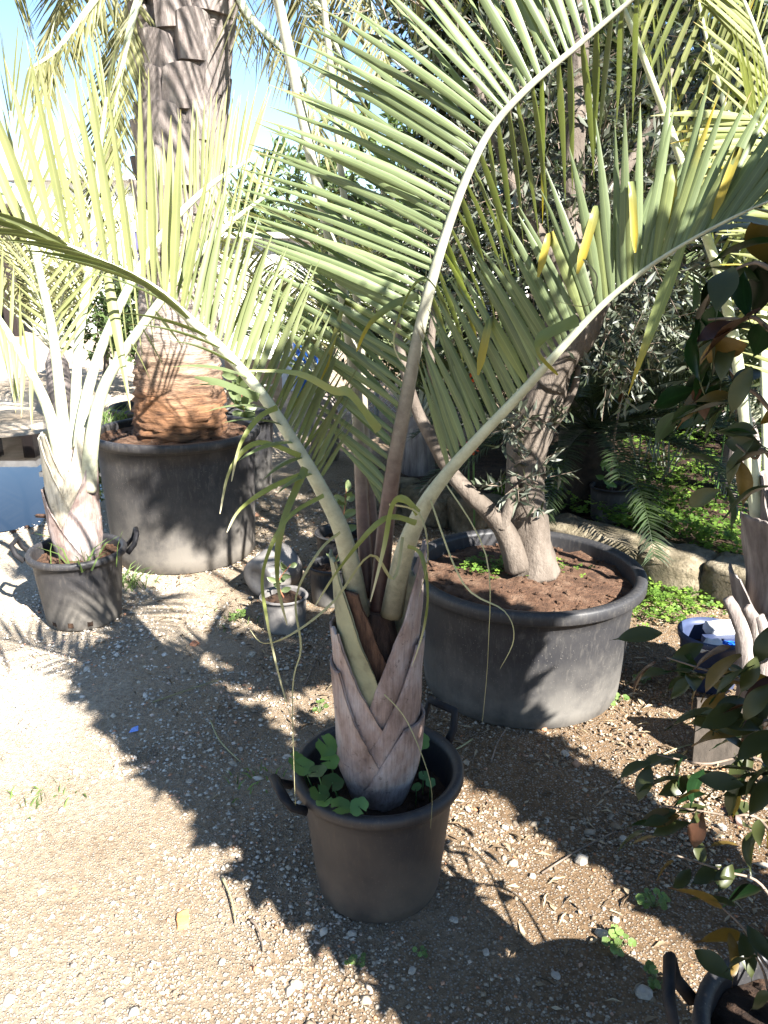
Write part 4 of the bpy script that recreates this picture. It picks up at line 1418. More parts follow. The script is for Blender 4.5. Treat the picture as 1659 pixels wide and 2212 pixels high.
def twig_leaves(origins, dirs, lens, nleaf, ll, lw, spread, seed, droop=0.0, fold=0.2):
    """leaves in pairs along little twigs; returns verts, faces, t, twig segments"""
    g_ = np.random.default_rng(seed)
    n = len(origins)
    O = np.repeat(origins, nleaf, 0)
    D = np.repeat(dirs, nleaf, 0)
    Ls = np.repeat(lens, nleaf)
    s = g_.random(n * nleaf)
    base = O + D * (s * Ls)[:, None]
    rnd = g_.normal(size=(n * nleaf, 3))
    rnd /= np.linalg.norm(rnd, axis=1)[:, None]
    d = D * 0.7 + rnd * spread
    d[:, 2] -= droop
    d /= np.linalg.norm(d, axis=1)[:, None]
    r2 = g_.normal(size=(n * nleaf, 3))
    wv = np.cross(d, r2)
    wv /= np.linalg.norm(wv, axis=1)[:, None]
    nv = np.cross(d, wv)
    lq = (ll * (0.6 + 0.7 * g_.random(n * nleaf)))[:, None]
    wq = (lw * (0.7 + 0.6 * g_.random(n * nleaf)))[:, None] * 0.5
    v0 = base
    v1 = base + d * lq * 0.42 + wv * wq + nv * wq * fold
    v2 = base + d * lq * 0.48 - nv * wq * fold
    v3 = base + d * lq * 0.42 - wv * wq + nv * wq * fold
    v4 = base + d * lq - nv * lq * 0.12
    V = np.stack([v0, v1, v2, v3, v4], 1)
    m = n * nleaf
    f = np.array([(0, 2, 1), (0, 3, 2), (1, 2, 4), (2, 3, 4)])
    F = (f[None] + (np.arange(m) * 5)[:, None, None]).reshape(-1, 3)
    t = np.repeat(g_.random(m), 5)
    return V.reshape(-1, 3), F, t


def twig_mesh(origins, dirs, lens, r):
    n = len(origins)
    side = np.cross(dirs, np.array([0.3, 0.5, 0.81]))
    side /= np.linalg.norm(side, axis=1)[:, None]
    s2 = np.cross(dirs, side)
    E = origins + dirs * lens[:, None]
    V = []
    for a in (0, 2.094, 4.189):
        V.append(origins + (side * math.cos(a) + s2 * math.sin(a)) * r)
    for a in (0, 2.094, 4.189):
        V.append(E + (side * math.cos(a) + s2 * math.sin(a)) * r * 0.5)
    V = np.stack(V, 1)
    f = np.array([(0, 1, 4, 3), (1, 2, 5, 4), (2, 0, 3, 5)])
    F = (f[None] + (np.arange(n) * 6)[:, None, None]).reshape(-1, 4)
    return V.reshape(-1, 3), F


def foliage(root, blobs, ntw, nleaf, ll, lw, mat, seed, tl=(0.12, 0.3), spread=0.7, droop=0.0, twr=0.002, tmat='twig', updir=0.3, shell=0.45, cname='crown'):
    """blobs: list of (centre Vector, (rx,ry,rz), weight)"""
    g_ = np.random.default_rng(seed)
    ws = np.array([b[2] for b in blobs], float)
    ws /= ws.sum()
    idx = g_.choice(len(blobs), ntw, p=ws)
    cen = np.array([tuple(b[0]) for b in blobs])[idx]
    rad = np.array([b[1] for b in blobs])[idx]
    u = g_.normal(size=(ntw, 3))
    u /= np.linalg.norm(u, axis=1)[:, None]
    rr_ = (shell + (1 - shell) * g_.random(ntw)) ** 0.8
    O = cen + rad * u * rr_[:, None]
    D = u + g_.normal(size=(ntw, 3)) * 0.6
    D[:, 2] += updir
    D /= np.linalg.norm(D, axis=1)[:, None]
    L = tl[0] + (tl[1] - tl[0]) * g_.random(ntw)
    V, F, t = twig_leaves(O, D, L, nleaf, ll, lw, spread, seed + 1, droop)
    c = np_mesh(cname, V, F, M[mat], root, t)
    tag(c, kind='stuff')
    V, F = twig_mesh(O, D, L, twr)
    o = np_mesh('twigs', V, F, M[tmat], root)
    tag(o, kind='stuff')


foliage(olive, [(P(1050, 120, 3.2), (.42, .30, .45), 1.2), (P(1300, 150, 3.3), (.45, .35, .45), 1.2), (P(1180, 420, 3.15), (.38, .30, .35), 2.2), (P(1330, 560, 3.15), (.35, .28, .28), 1.6),
                (P(1060, 560, 3.2), (.28, .25, .30), 1.4), (P(900, 600, 3.1), (.20, .2, .25), .7), (P(1420, 330, 3.4), (.35, .3, .4), 1.3), (P(1380, 690, 3.15), (.26, .22, .16), .9)],
        640, 13, 0.062, 0.0145, 'olive', 5, (0.12, 0.28), 0.6)
foliage(olive, [(P(1100, 905, 2.76), (.07, .05, .07), 1), (P(1150, 935, 2.76), (.10, .05, .06), .8), (P(1105, 1040, 2.76), (.08, .05, .05), .8), (P(1160, 1020, 2.77), (.09, .05, .05), .5), (P(1330, 760, 2.8), (.14, .08, .10), 1.0)],
        70, 9, 0.055, 0.0145, 'olive', 9, (0.06, 0.13), 0.8, cname='sprouts')

# ---- palm at the right edge
g4 = P(1660, 1400, 2.45)
P4X, P4Y = g4.x + 0.03, 2.47
palm4 = thing('palm', (P4X, P4Y, 0), 'yellowish feather palm with grey split leaf stubs at the right edge', 'palm', 'potted feather palms')
mb = MB()
tube(mb, [Vector((P4X, P4Y, z)) for z in (0.0, 0.25, 0.5, 0.75, 0.92)], [0.10, 0.10, 0.09, 0.075, 0.05], 14, 1.0, wob=0.15)
mb.build('trunk', M['boot'], palm4)
for k, (az, zb, L, h0, h1, r, tl) in enumerate(((-30, .10, .40, 120, 30, .125, .05), (170, .18, .42, 120, 26, .122, .06), (-70, .28, .42, 110, 24, .118, .06), (200, .38, .44, 110, 24, .112, .07), (-20, .46, .44, 110, 24, .106, .05), (150, .54, .4, 100, 26, .098, .03))):
    leaf_base(palm4, (P4X, P4Y), D2R(az), zb, L, D2R(h0), D2R(h1), r, tl, M['boot'], k + 40, 0.004)
for px0, py0, px1, py1, r0 in ((1620, 1430, 1572, 1292, .024), (1640, 1400, 1612, 1310, .02), (1650, 1450, 1640, 1330, .022)):
    C = crom([P(px0, py0 + 40, 2.36), P(px0 * .5 + px1 * .5 + 8, (py0 + py1) / 2, 2.34), P(px1, py1, 2.33)], 5)
    mb = MB()
    tube(mb, C, [r0 * (1.4 - 0.7 * i / 10) for i in range(len(C))], 8, 0.6, wob=0.2)
    mb.build('leaf_stub', M['boot'], palm4)
f4 = [
    ([(1648, 1260, 2.46), (1640, 1150, 2.50), (1622, 1000, 2.50), (1590, 760, 2.48), (1555, 600, 2.45), (1514, 475, 2.40), (1455, 300, 2.32), (1390, 125, 2.22), (1340, 0, 2.15), (1280, -140, 2.05)], [44, 40, 34, 29, 26, 24, 20, 16, 12, 6],
     [(3.2, 110, -170), (5, 140, -260), (6, 150, -300), (7, 120, -300), (9, 60, -230)], [(3.6, -50, -170), (5, -40, -230), (6, -20, -240), (7, -60, -230), (9, -120, -160)]),
    ([(1665, 1240, 2.55), (1660, 1100, 2.62), (1652, 800, 2.80), (1640, 560, 2.92), (1617, 424, 2.97), (1565, 229, 2.97), (1530, 100, 2.92), (1500, -40, 2.85)], [32, 28, 24, 20, 18, 14, 10, 6],
     [(2.4, 70, -130), (4, 110, -210), (7, 50, -220)], [(2.4, -60, -150), (4, -30, -220), (7, -60, -190)]),
    ([(1690, 1220, 2.45), (1712, 900, 2.40), (1722, 600, 2.36), (1700, 350, 2.32), (1650, 120, 2.26), (1580, -60, 2.2)], [34, 28, 24, 19, 14, 7],
     [(1.6, -160, -130), (3, -170, -170), (5, -150, -120)], [(1.6, 120, -150), (3, 100, -200), (5, 30, -200)]),
    ([(1680, 1240, 2.4), (1705, 1000, 2.32), (1740, 760, 2.2), (1745, 560, 2.08), (1700, 380, 1.98), (1620, 250, 1.9)], [34, 27, 22, 18, 13, 6],
     [(1.6, -130, -60), (3, -190, -30), (5, -200, 20)], [(1.6, 120, -150), (3, 60, -220), (5, -60, -220)]),
]
for pts, wd, s1, s2 in f4:
    q = Rach(pts, wd)
    f = q.build('frond', M['petiole_pale'], palm4)
    side_leaflets(q, f, s1, 30, 0.0175, M['leaflet_light'], 0.3, -0.1, 0.05, yellow=0.08)
    side_leaflets(q, f, s2, 30, 0.0175, M['leaflet_light'], 0.4, 0.1, 0.05, yellow=0.08)

# ---- cycad on the bed
cyc = P(1275, 1010, 4.65)
cycad = thing('cycad', (cyc.x, 4.65, 0.17), 'dark sago cycad with stiff arching fronds on the raised bed', 'cycad')
mb = MB()
tube(mb, [Vector((cyc.x, 4.65, z)) for z in (0.15, 0.3, 0.5, 0.62)], [0.13, 0.15, 0.14, 0.08], 16, wob=0.25)
mb.build('trunk', M['cycad_trunk'], cycad)
for k in range(46):
    az = k * 2.39996
    ring = k / 46
    proc_frond(cycad, (cyc.x, 4.65, 0.66), az, math.radians(-2 + 72 * ring), R.uniform(1.0, 1.25), R.uniform(0.9, 1.4), 0.16, 0.0085, 76, M['cycad'], M['cycad'], 0.1, 0.014, 300 + k, vee=0.35)

# ---- background palms
for k, (px, py, Y, zb, n, L, mt, lab) in enumerate((
        (700, 860, 6.6, 0.5, 12, 2.0, 'leaflet_joined', 'feathery palm behind the front palm, right of the thick trunk'),
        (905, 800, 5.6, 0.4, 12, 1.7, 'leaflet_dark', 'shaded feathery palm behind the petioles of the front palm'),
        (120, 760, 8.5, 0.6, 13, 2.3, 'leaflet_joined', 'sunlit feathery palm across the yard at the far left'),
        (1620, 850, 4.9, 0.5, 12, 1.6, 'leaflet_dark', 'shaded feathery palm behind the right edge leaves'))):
    b = P(px, py, Y)
    root = thing('background_palm', (b.x, Y, 0), lab, 'palm', 'feathery palms in the background')
    mb = MB()
    tube(mb, [Vector((b.x, Y, z)) for z in (-0.02, zb * 0.5, zb, zb + 0.2)], [0.12, 0.13, 0.11, 0.04], 12, wob=0.2)
    mb.build('trunk', M['boot'], root)
    for q in range(n):
        az = q * 2.39996 + k
        proc_frond(root, (b.x, Y, zb + 0.1), az, math.radians(R.uniform(50, 85)), L * R.uniform(0.85, 1.1), R.uniform(0.9, 1.6), 0.38, 0.022, 40, M['petiole_pale'], M[mt], 0.25, 0.03, 500 + 40 * k + q, vee=0.5)


# ---- trees and shrubs behind
def tree(name, label, cat, base, h, trunk_r, blobs, ntw, nleaf, ll, lw, mat, seed, group=None, lean=0.0, **kw):
    root = thing(name, base, label, cat, group)
    top = Vector(base) + Vector((lean, 0, h))
    mb = MB()
    C = crom([Vector(base) - Vector((0, 0, .03)), Vector(base).lerp(top, 0.35) + Vector((R.uniform(-.1, .1), 0, 0)), Vector(base).lerp(top, 0.7) + Vector((R.uniform(-.1, .1), 0, 0)), top], 5)
    tube(mb, C, [trunk_r * (1.15 - 0.8 * i / len(C)) for i in range(len(C))], 10, wob=0.15)
    for b in blobs:
        p0 = Vector(base).lerp(top, R.uniform(0.45, 0.75))
        c = Vector(b[0])
        mid = (p0 + c) / 2 + Vector((0, 0, 0.1))
        Cb = crom([p0, mid, c], 4)
        tube(mb, Cb, [trunk_r * (0.45 - 0.3 * i / len(Cb)) for i in range(len(Cb))], 6)
    mb.build('trunk', M['olive_bark'], root)
    foliage(root, blobs, ntw, nleaf, ll, lw, mat, seed, **kw)
    return root


b = P(1240, 900, 6.0)
tree('broadleaf_tree', 'dense dark broad-leaved tree behind the olive crown', 'tree', (b.x, 6.0, 0.15), 3.6, 0.10,
     [(P(1200, 60, 6.0), (.9, .7, .8), 2), (P(1420, 120, 6.2), (.9, .7, .9), 2), (P(1100, 350, 6.2), (.7, .6, .7), 1.5), (P(1350, 450, 6.3), (.8, .6, .7), 1.5), (P(1250, 250, 5.8), (.7, .6, .6), 1.5), (P(1020, 120, 6.3), (.6, .5, .7), 1)],
     1700, 14, 0.105, 0.04, 'broad', 21, tl=(0.15, 0.4), shell=0.25)
b = P(1600, 900, 6.5)
tree('broadleaf_tree', 'dark tree at the right edge behind the yellowish palm', 'tree', (b.x, 6.5, 0.15), 3.2, 0.10,
     [(P(1560, 330, 6.5), (.9, .7, .9), 2), (P(1700, 200, 6.6), (.9, .7, 1.0), 2), (P(1620, 620, 6.4), (.9, .6, .6), 1.5)], 900, 14, 0.11, 0.04, 'broad', 33, tl=(0.15, 0.4), shell=0.3)
hs = [(1060, 700, 6.9, .9, .75), (1300, 720, 7.2, 1.0, .8), (1500, 740, 6.9, 1.0, .8), (1680, 760, 6.5, .9, .9), (900, 600, 8.2, .8, 1.0)]
labs = ['dark shrub behind the left limb of the olive', 'dark shrub in the shade behind the cycad', 'dark shrub above the sunlit clover', 'dark shrub at the right edge above the clover', 'loose shrub behind the front palm, beside the blue drums']
for k, (px, py, Y, rx, rz) in enumerate(hs):
    c = P(px, py, Y)
    c.z = max(0.6, c.z)
    tree('shrub', labs[k], 'shrub', (c.x, Y, 0.1 if Y < 7.5 else 0), c.z, 0.05, [(c, (rx, .6, rz), 2), (c + Vector((.3, 0, -.35)), (rx * .8, .5, rz * .7), 1), (c + Vector((-.3, 0, -.3)), (rx * .8, .5, rz * .7), 1)],
         420, 12, 0.09, 0.03, 'broad', 60 + k, 'shrubs behind the bed', tl=(0.1, 0.3), shell=0.3)
# big-leaved plant (upright paddle leaves) behind the cycad
bp = P(1430, 880, 5.4)
bird = thing('paddle_leaf_plant', (bp.x, 5.4, 0.17), 'upright grey-green paddle-leaved plant behind the cycad', 'plant')


def big_leaf(root, base, tip, width, mat, nseg=8, arch=0.05, name='leaf', wdir=None, stalk=0.35):
    d = (tip - base)
    wd = wdir or d.cross(Vector((R.uniform(-.4, .4), 1, R.uniform(-.2, .2)))).normalized()
    nv = d.normalized().cross(wd)
    L = d.length
    vs, fs, ts = [], [], []
    for i in range(nseg + 1):
        s = i / nseg
        p = base.lerp(tip, s) + nv * arch * L * (s * s)
        hw = 0.006 if s < stalk else width * 0.5 * max(0.02, math.sin(math.pi * min(1, (s - stalk) / (1 - stalk) * 0.93 + 0.07)) ** 0.7)
        vs += [p - wd * hw + nv * hw * .25, p - nv * .004, p + wd * hw + nv * hw * .25]
        ts += [s] * 3
    for i in range(nseg):
        a = i * 3
        fs += [(a, a + 1, a + 4, a + 3), (a + 1, a + 2, a + 5, a + 4)]
    mb = MB()
    mb.add(vs, fs, ts)
    return mb.build(name, M[mat], root)


for k in range(13):
    b = Vector((bp.x + R.uniform(-.12, .12), 5.4 + R.uniform(-.1, .1), 0.15))
    t = b + Vector((R.uniform(-.55, .6), R.uniform(-.3, .3), R.uniform(.9, 1.5)))
    big_leaf(bird, b, t, R.uniform(.14, .2), 'olive_obj', stalk=0.45)

# ---- blue drums, fence, buildings
for k, (px, py, Y, lab) in enumerate(((662, 770, 10.0, 'blue plastic drum behind the leaflets, the nearer of two'), (905, 700, 10.6, 'blue plastic drum far behind the front palm petiole'))):
    b = P(px, py, Y)
    root = thing('drum', (b.x, Y, 0), lab, 'drum', 'blue plastic drums')
    mb = MB()
    lathe(mb, [(q * .62, z) for q, z in [(.001, 0), (.27, 0), (.285, .02), (.285, .28), (.295, .30), (.285, .32), (.285, .58), (.295, .60), (.285, .62), (.285, .86), (.27, .9), (.25, .91), (.001, .90)]], (b.x, Y, 0), 32)
    mb.build('body', M['blue_drum'], root)
    mb = MB()
    lathe(mb, [(.001, .925), (.03, .925), (.035, .90)], (b.x + .08, Y - .06, 0), 12)
    mb.build('cap', M['paper'], root)

fa, fb = P(690, 700, 8.6), P(1050, 700, 8.9)
fence = thing('wire_fence', (fa.x, 8.6, 0), 'chain link fence behind the front palm', 'fence')
for k in range(4):
    p = fa.lerp(fb, k / 3)
    mb = MB()
    tube(mb, [Vector((p.x, p.y, -.02)), Vector((p.x, p.y, 1.6))], [.025, .025], 8)
    mb.build('post', M['wire'], fence)
mb = MB()
L = (fb.x - fa.x)
cell = 0.075
nst = int((L + 1.5) / cell)
for k in range(nst):
    for sg in (1, -1):
        x0 = (k * cell) if sg > 0 else (k * cell)
        # strand from the ground to 1.5 m, leaning by 1.5 m, clipped to the panel
        za, zb_ = 0.03, 1.5
        xa = x0 - (0 if sg > 0 else 0)
        xb = xa + sg * 1.47
        xs = [xa, xb]
        t0, t1 = 0.0, 1.0
        lo, hi = 0, L
        dx = xb - xa
        ta, tb = (lo - xa) / dx, (hi - xa) / dx
        if ta > tb:
            ta, tb = tb, ta
        t0, t1 = max(t0, ta), min(t1, tb)
        if t1 <= t0:
            continue
        pa = Vector((fa.x + xa + dx * t0, fa.y + (fb.y - fa.y) * ((xa + dx * t0) / L), za + (zb_ - za) * t0))
        pb = Vector((fa.x + xa + dx * t1, fa.y + (fb.y - fa.y) * ((xa + dx * t1) / L), za + (zb_ - za) * t1))
        tube(mb, [pa, pb], [.0022, .0022], 3, caps=False)
o = mb.build('mesh', M['wire'], fence, smooth=False)
tag(o, kind='stuff')

# white building across the yard
YB = 20.0


def X(px, Y=YB, py=600):
    return P(px, py, Y).x


def Z(py, Y=YB):
    return P(829, py, Y).z


bl = thing('white_building', (X(150), YB, 0), 'low white rendered building with grilled window across the yard', 'building')
mb = MB()
box(mb, (X(58), YB, -0.05), (X(430), YB + 4, Z(392)))
mb.build('wall', M['white_paint'], bl, smooth=False)
mb = MB()
box(mb, (X(40), YB - 0.35, Z(392)), (X(445), YB + 4.3, Z(380)))
mb.build('roof', M['roof'], bl, smooth=False)
mb = MB()
box(mb, (X(66), YB - 0.22, -0.02), (X(104), YB - 0.003, Z(395)))
mb.build('pillar', M['white_paint'], bl, smooth=False)
for wx0, wx1, wy0, wy1 in ((118, 148, 580, 662), (190, 240, 500, 590), (300, 350, 500, 590)):
    mb = MB()
    x0, x1, z0, z1 = X(wx0), X(wx1), Z(wy1), Z(wy0)
    box(mb, (x0, YB - 0.03, z0), (x1, YB - 0.004, z1))
    win = mb.build('window', M['glass'], bl, smooth=False)
    mb = MB()
    fw = 0.05
    box(mb, (x0 - fw, YB - 0.06, z0 - fw), (x0, YB - 0.002, z1 + fw))
    box(mb, (x1, YB - 0.06, z0 - fw), (x1 + fw, YB - 0.002, z1 + fw))
    box(mb, (x0, YB - 0.06, z1), (x1, YB - 0.002, z1 + fw))
    box(mb, (x0, YB - 0.09, z0 - fw), (x1, YB - 0.002, z0))
    mb.build('frame', M['white_paint'], win, smooth=False)
    for q in range(1, 4):
        mb = MB()
        xx_ = x0 + (x1 - x0) * q / 4
        box(mb, (xx_ - .008, YB - 0.055, z0), (xx_ + .008, YB - 0.035, z1))
        mb.build('grille_bar', M['white_paint'], win, smooth=False)
mb = MB()
box(mb, (X(112), YB - 0.5, -0.02), (X(156), YB - 0.01, Z(670)))
mb.build('plinth', M['roof'], bl, smooth=False)

shed = thing('open_shed', (X(-40, 19.0), 19.0, 0), 'open dark shed with red-brown posts at the left edge', 'shed')
for px in (14, -70, -160):
    mb = MB()
    x = X(px, 19.0)
    box(mb, (x - .14, 18.9, -.02), (x + .14, 19.18, Z(440, 19)))
    mb.build('post', M['brown_wood'], shed, smooth=False)
mb = MB()
box(mb, (X(-300, 19.0), 18.6, Z(440, 19)), (X(40, 19.0), 23, Z(424, 19)))
mb.build('roof', M['roof'], shed, smooth=False)
mb = MB()
box(mb, (X(-300, 19.0), 22.8, -.02), (X(40, 19.0), 22.95, Z(440, 19)))
mb.build('back_wall', M['brown_wood'], shed, smooth=False)

wh = thing('white_shed', (X(570, 10.5), 10.5, 0), 'white boarded shed behind the leaflets right of the thick trunk', 'shed')
x0, x1 = X(478, 10.5), X(640, 10.5)
nb = 12
for k in range(nb):
    mb = MB()
    a = x0 + (x1 - x0) * k / nb
    b = x0 + (x1 - x0) * (k + 1) / nb
    box(mb, (a + .004, 10.5 + .012 * (k % 2), -.02), (b - .004, 10.53 + .012 * (k % 2), Z(515, 10.5)))
    mb.build('board', M['cream'], wh, smooth=False)
mb = MB()
box(mb, (x0, 10.56, -.02), (x1, 13.0, Z(515, 10.5) - .02))
mb.build('wall', M['white_paint'], wh, smooth=False)
mb = MB()
box(mb, (x0 - .15, 10.3, Z(515, 10.5)), (x1 + .15, 13.2, Z(503, 10.5)))
mb.build('roof', M['white_paint'], wh, smooth=False)
bx0 = P(545, 690, 9.0)
bench = thing('wooden_crate', (bx0.x, 9.0, 0), 'tan wooden crate standing before the white boarded shed', 'crate')
for k in range(4):
    mb = MB()
    box(mb, (bx0.x - .3, 8.8, .03 + k * .15), (bx0.x + .3, 8.82, .16 + k * .15))
    mb.build('slat', M['tan_wood'], bench, smooth=False)
for sx_ in (-.28, .24):
    mb = MB()
    box(mb, (bx0.x + sx_, 8.823, 0), (bx0.x + sx_ + .04, 9.2, .63))
    mb.build('side', M['tan_wood'], bench, smooth=False)
# far wall closing the yard and far trees
far = thing('yard_wall', (0, 30, 0), 'long white wall closing the yard far behind', 'wall')
mb = MB()
box(mb, (-30, 30, -.05), (14, 30.3, 2.6))
mb.build('wall', M['white_paint'], far, smooth=False)
mb = MB()
box(mb, (-30.05, 29.93, 2.6), (14.05, 30.37, 2.7))
mb.build('coping', M['cream'], far, smooth=False)
fl = ['pale far tree left of the thick trunk', 'far tree seen right of the thick trunk', 'far tree above the white boarded shed', 'far tree behind the wire fence', 'far tree behind the dark shrubs', 'far tree at the far left beyond the shed']
for k, (px, Y, h) in enumerate(((235, 34, 4.6), (520, 33, 4.4), (650, 17, 3.6), (830, 16, 4.2), (1150, 15, 4.5), (20, 36, 4.6))):
    x = X(px, Y)
    tree('far_tree', fl[k], 'tree', (x, Y, 0), h * .75, .12, [(Vector((x, Y, h * .72)), (1.5, 1.2, h * .33), 2), (Vector((x + .8, Y, h * .55)), (1.1, .9, h * .25), 1), (Vector((x - .8, Y, h * .5)), (1.1, .9, h * .25), 1)],
         330, 10, .2, .09, 'broad_light', 90 + k, 'far trees beyond the yard', tl=(.2, .5), shell=.35)
yl = ['leafy shrub before the white building, left of the thick trunk', 'low leafy shrub right beside the thick trunk in the yard']
for k, (px, py, Y, s) in enumerate(((205, 660, 11.0, .6), (300, 675, 10.0, .45))):
    c = P(px, py, Y)
    tree('yard_shrub', yl[k], 'shrub', (c.x, Y, 0), c.z, .04, [(c, (s, .4, s * .8), 2), (c - Vector((0, 0, s * .5)), (s, .4, s * .6), 1)], 230, 10, .09, .045, 'broad_light', 120 + k, 'shrubs in the yard')

# ------------------------------------------------------------------ ground cover
CLV = []
for k in range(3):
    a = k * 2.094
    ca_, sa_ = math.cos(a), math.sin(a)
    for (u, v, h) in ((0, 0, 0), (.55, .42, .10), (.9, .26, .02), (.78, 0, .0), (.9, -.26, .02), (.55, -.42, .10)):
        CLV.append((u * ca_ - v * sa_, u * sa_ + v * ca_, h))
CLV = np.array(CLV)
CLF = np.array([(b, b + 1, b + 2) for b in (0, 6, 12)] + [(b, b + 2, b + 3) for b in (0, 6, 12)] + [(b, b + 3, b + 4) for b in (0, 6, 12)] + [(b, b + 4, b + 5) for b in (0, 6, 12)])


def clover(name, pts, r, label, mat='clover', seed=0, hmax=0.11, parent=None):
    g_ = np.random.default_rng(seed)
    n = len(pts)
    pts = np.array(pts)
    a = g_.random(n) * 6.283
    tl = g_.normal(0, 0.3, (n, 2))
    s = r * (0.6 + 0.8 * g_.random(n))
    v = CLV[None] * s[:, None, None]
    x = v[..., 0] * np.cos(a)[:, None] - v[..., 1] * np.sin(a)[:, None]
    y = v[..., 0] * np.sin(a)[:, None] + v[..., 1] * np.cos(a)[:, None]
    z = v[..., 2] + x * tl[:, :1] + y * tl[:, 1:]
    h = hmax * (0.25 + 0.75 * g_.random(n))
    V = np.stack([x + pts[:, :1], y + pts[:, 1:2], z + pts[:, 2:3] + h[:, None]], -1).reshape(-1, 3)
    F = (CLF[None] + (np.arange(n) * 18)[:, None, None]).reshape(-1, 3)
    o = np_mesh(name, V, F, M[mat], parent, np.repeat(g_.random(n), 18))
    tag(o, label, 'ground cover' if label else None, kind='stuff')
    return o


pts = []
while len(pts) < 8200:
    u, v = R.random(), R.random()
    p = A + bd * (0.9 + 3.6 * u) + bn * (0.12 + 3.2 * v ** 1.4)
    dens = 0.35 + 0.9 * mnoise.noise(Vector((p.x * 1.6, p.y * 1.6, 2)))
    if R.random() < dens + 0.25:
        pts.append((p.x, p.y, 0.15))
clover('clover', pts, 0.024, 'bright green clover carpeting the raised bed', seed=3, hmax=.16)
pts = []
for k in range(900):
    g = G(R.gauss(1450, 75), R.gauss(1290, 32))
    pts.append((g.x, g.y, 0.0))
clover('clover', pts, 0.018, 'patch of clover at the foot of the stone border', seed=4, hmax=.07)
pts = [(G(R.gauss(1200, 80), R.gauss(1150, 22), .17).x, G(R.gauss(1200, 80), R.gauss(1120, 18), .17).y, .17) for k in range(10)]
# weeds in the wide pot
pts = []
for k in range(150):
    g = G(R.gauss(1130, 60), R.gauss(1235, 9), 0.45)
    if (g.x - .55) ** 2 + (g.y - 2.83) ** 2 < 0.35 ** 2:
        pts.append((g.x, g.y, 0.45))
for k in range(50):
    g = G(R.gauss(1025, 14), R.gauss(1228, 8), 0.45)
    pts.append((g.x, g.y, 0.445))
clover('pot_weeds', pts, 0.014, 'small green weeds around the olive trunk in the wide pot', seed=6, hmax=.04)

def tuft(name, c, n, h, label, cat, seed, mat='grass', spread=0.05, wdt=0.003, group=None):
    rc = random.Random(seed)
    vs, fs, ts = [], [], []
    for k in range(n):
        a = rc.uniform(0, 6.283)
        b = Vector(c) + Vector((rc.gauss(0, spread), rc.gauss(0, spread), 0))
        L = h * rc.uniform(.5, 1.1)
        d = Vector((math.cos(a) * rc.uniform(.2, .8), math.sin(a) * rc.uniform(.2, .8), 1)).normalized()
        sd = d.cross(Vector((math.cos(a + 1.2), math.sin(a + 1.2), 0))).normalized()
        p1, p2 = b + d * L * .55, b + d * L + Vector((math.cos(a), math.sin(a), -.6)) * L * .25
        i = len(vs)
        vs += [b - sd * wdt, b + sd * wdt, p1 - sd * wdt * .8, p1 + sd * wdt * .8, p2]
        fs += [(i, i + 1, i + 3), (i, i + 3, i + 2), (i + 2, i + 3, i + 4)]
        ts += [rc.random()] * 5
    o = np_mesh(name, np.array([tuple(v) for v in vs]), np.array(fs), M[mat], None, np.array(ts), loc=c)
    tag(o, label, cat, group, 'stuff')
    return o


GT = 'grass tufts'
tuft('grass_tuft', G(275, 1262), 60, .11, 'green grass tuft at the foot of the tall tub', 'grass', 1, group=GT)
tuft('grass_tuft', G(105, 1722), 26, .05, 'sparse grass tuft on the sunlit gravel', 'grass', 2, group=GT)
tuft('grass_tuft', G(545, 1690), 24, .05, 'sparse grass tuft in the shade left of the front pot', 'grass', 3, group=GT)
tuft('grass_tuft', G(500, 1340), 26, .05, 'sparse grass tuft on the sun strip before the tall tub', 'grass', 4, group=GT)
tuft('grass_tuft', Vector((G(230, 912, .7).x + .02, G(230, 912, .7).y, .69)), 70, .14, 'pale grass growing inside the rim of the tall tub', 'grass', 5, group=GT, spread=.05)
tuft('grass_tuft', Vector((LPX + .05, LPY - .12, .31)), 22, .20, 'long grass blades leaning over the rim of the two-handled pot', 'grass', 6, group=GT, spread=.08, wdt=.004)
tuft('grass_tuft', G(1630, 1610), 20, .10, 'straw grass under the ficus at the right edge', 'grass', 7, 'dry', group=GT)


def leafy_weed(name, c, n, ll, lw, h, label, cat, seed, mat='mallow', group=None):
    """a few round leaves on stalks, each leaf a part"""
    root = thing(name, c, label, cat, group)
    rc = random.Random(seed)
    for k in range(n):
        a = rc.uniform(0, 6.283)
        b = Vector(c)
        t = b + Vector((math.cos(a) * rc.uniform(.3, 1) * h, math.sin(a) * rc.uniform(.3, 1) * h, h * rc.uniform(.35, 1)))
        mb = MB()
        tube(mb, [b, b.lerp(t, .5) + Vector((0, 0, h * .15)), t], [.0018, .0015, .001], 4)
        mb.build('stalk', M[mat], root)
        round_leaf(root, t, rc.uniform(.75, 1.15) * ll, mat, rc)
    return root


def round_leaf(root, c, r, mat, rc, lobes=5):
    nrm = Vector((rc.uniform(-.4, .4), rc.uniform(-.8, .0), 1)).normalized()
    u = nrm.orthogonal().normalized()
    u = Matrix.Rotation(rc.uniform(0, 6.28), 3, nrm) @ u
    v = nrm.cross(u)
    n_ = lobes * 5
    vs, ts = [c - nrm * r * .12], [0.3]
    for k in range(n_ + 1):
        a = -2.98 + 5.96 * k / n_
        rr_ = r * (0.84 + 0.16 * abs(math.cos(a / 5.5 * math.pi * lobes)) ** .7) * (1 + rc.uniform(-.03, .03))
        vs.append(c + (u * math.cos(a) + v * math.sin(a)) * rr_ + nrm * r * .07 * math.sin(a * lobes * .57 + 1))
        ts.append(.4)
    fs = [(0, 1 + k, 2 + k) for k in range(n_)]
    mb = MB()
    mb.add(vs, fs, ts)
    mb.build('leaf', M[mat], root)


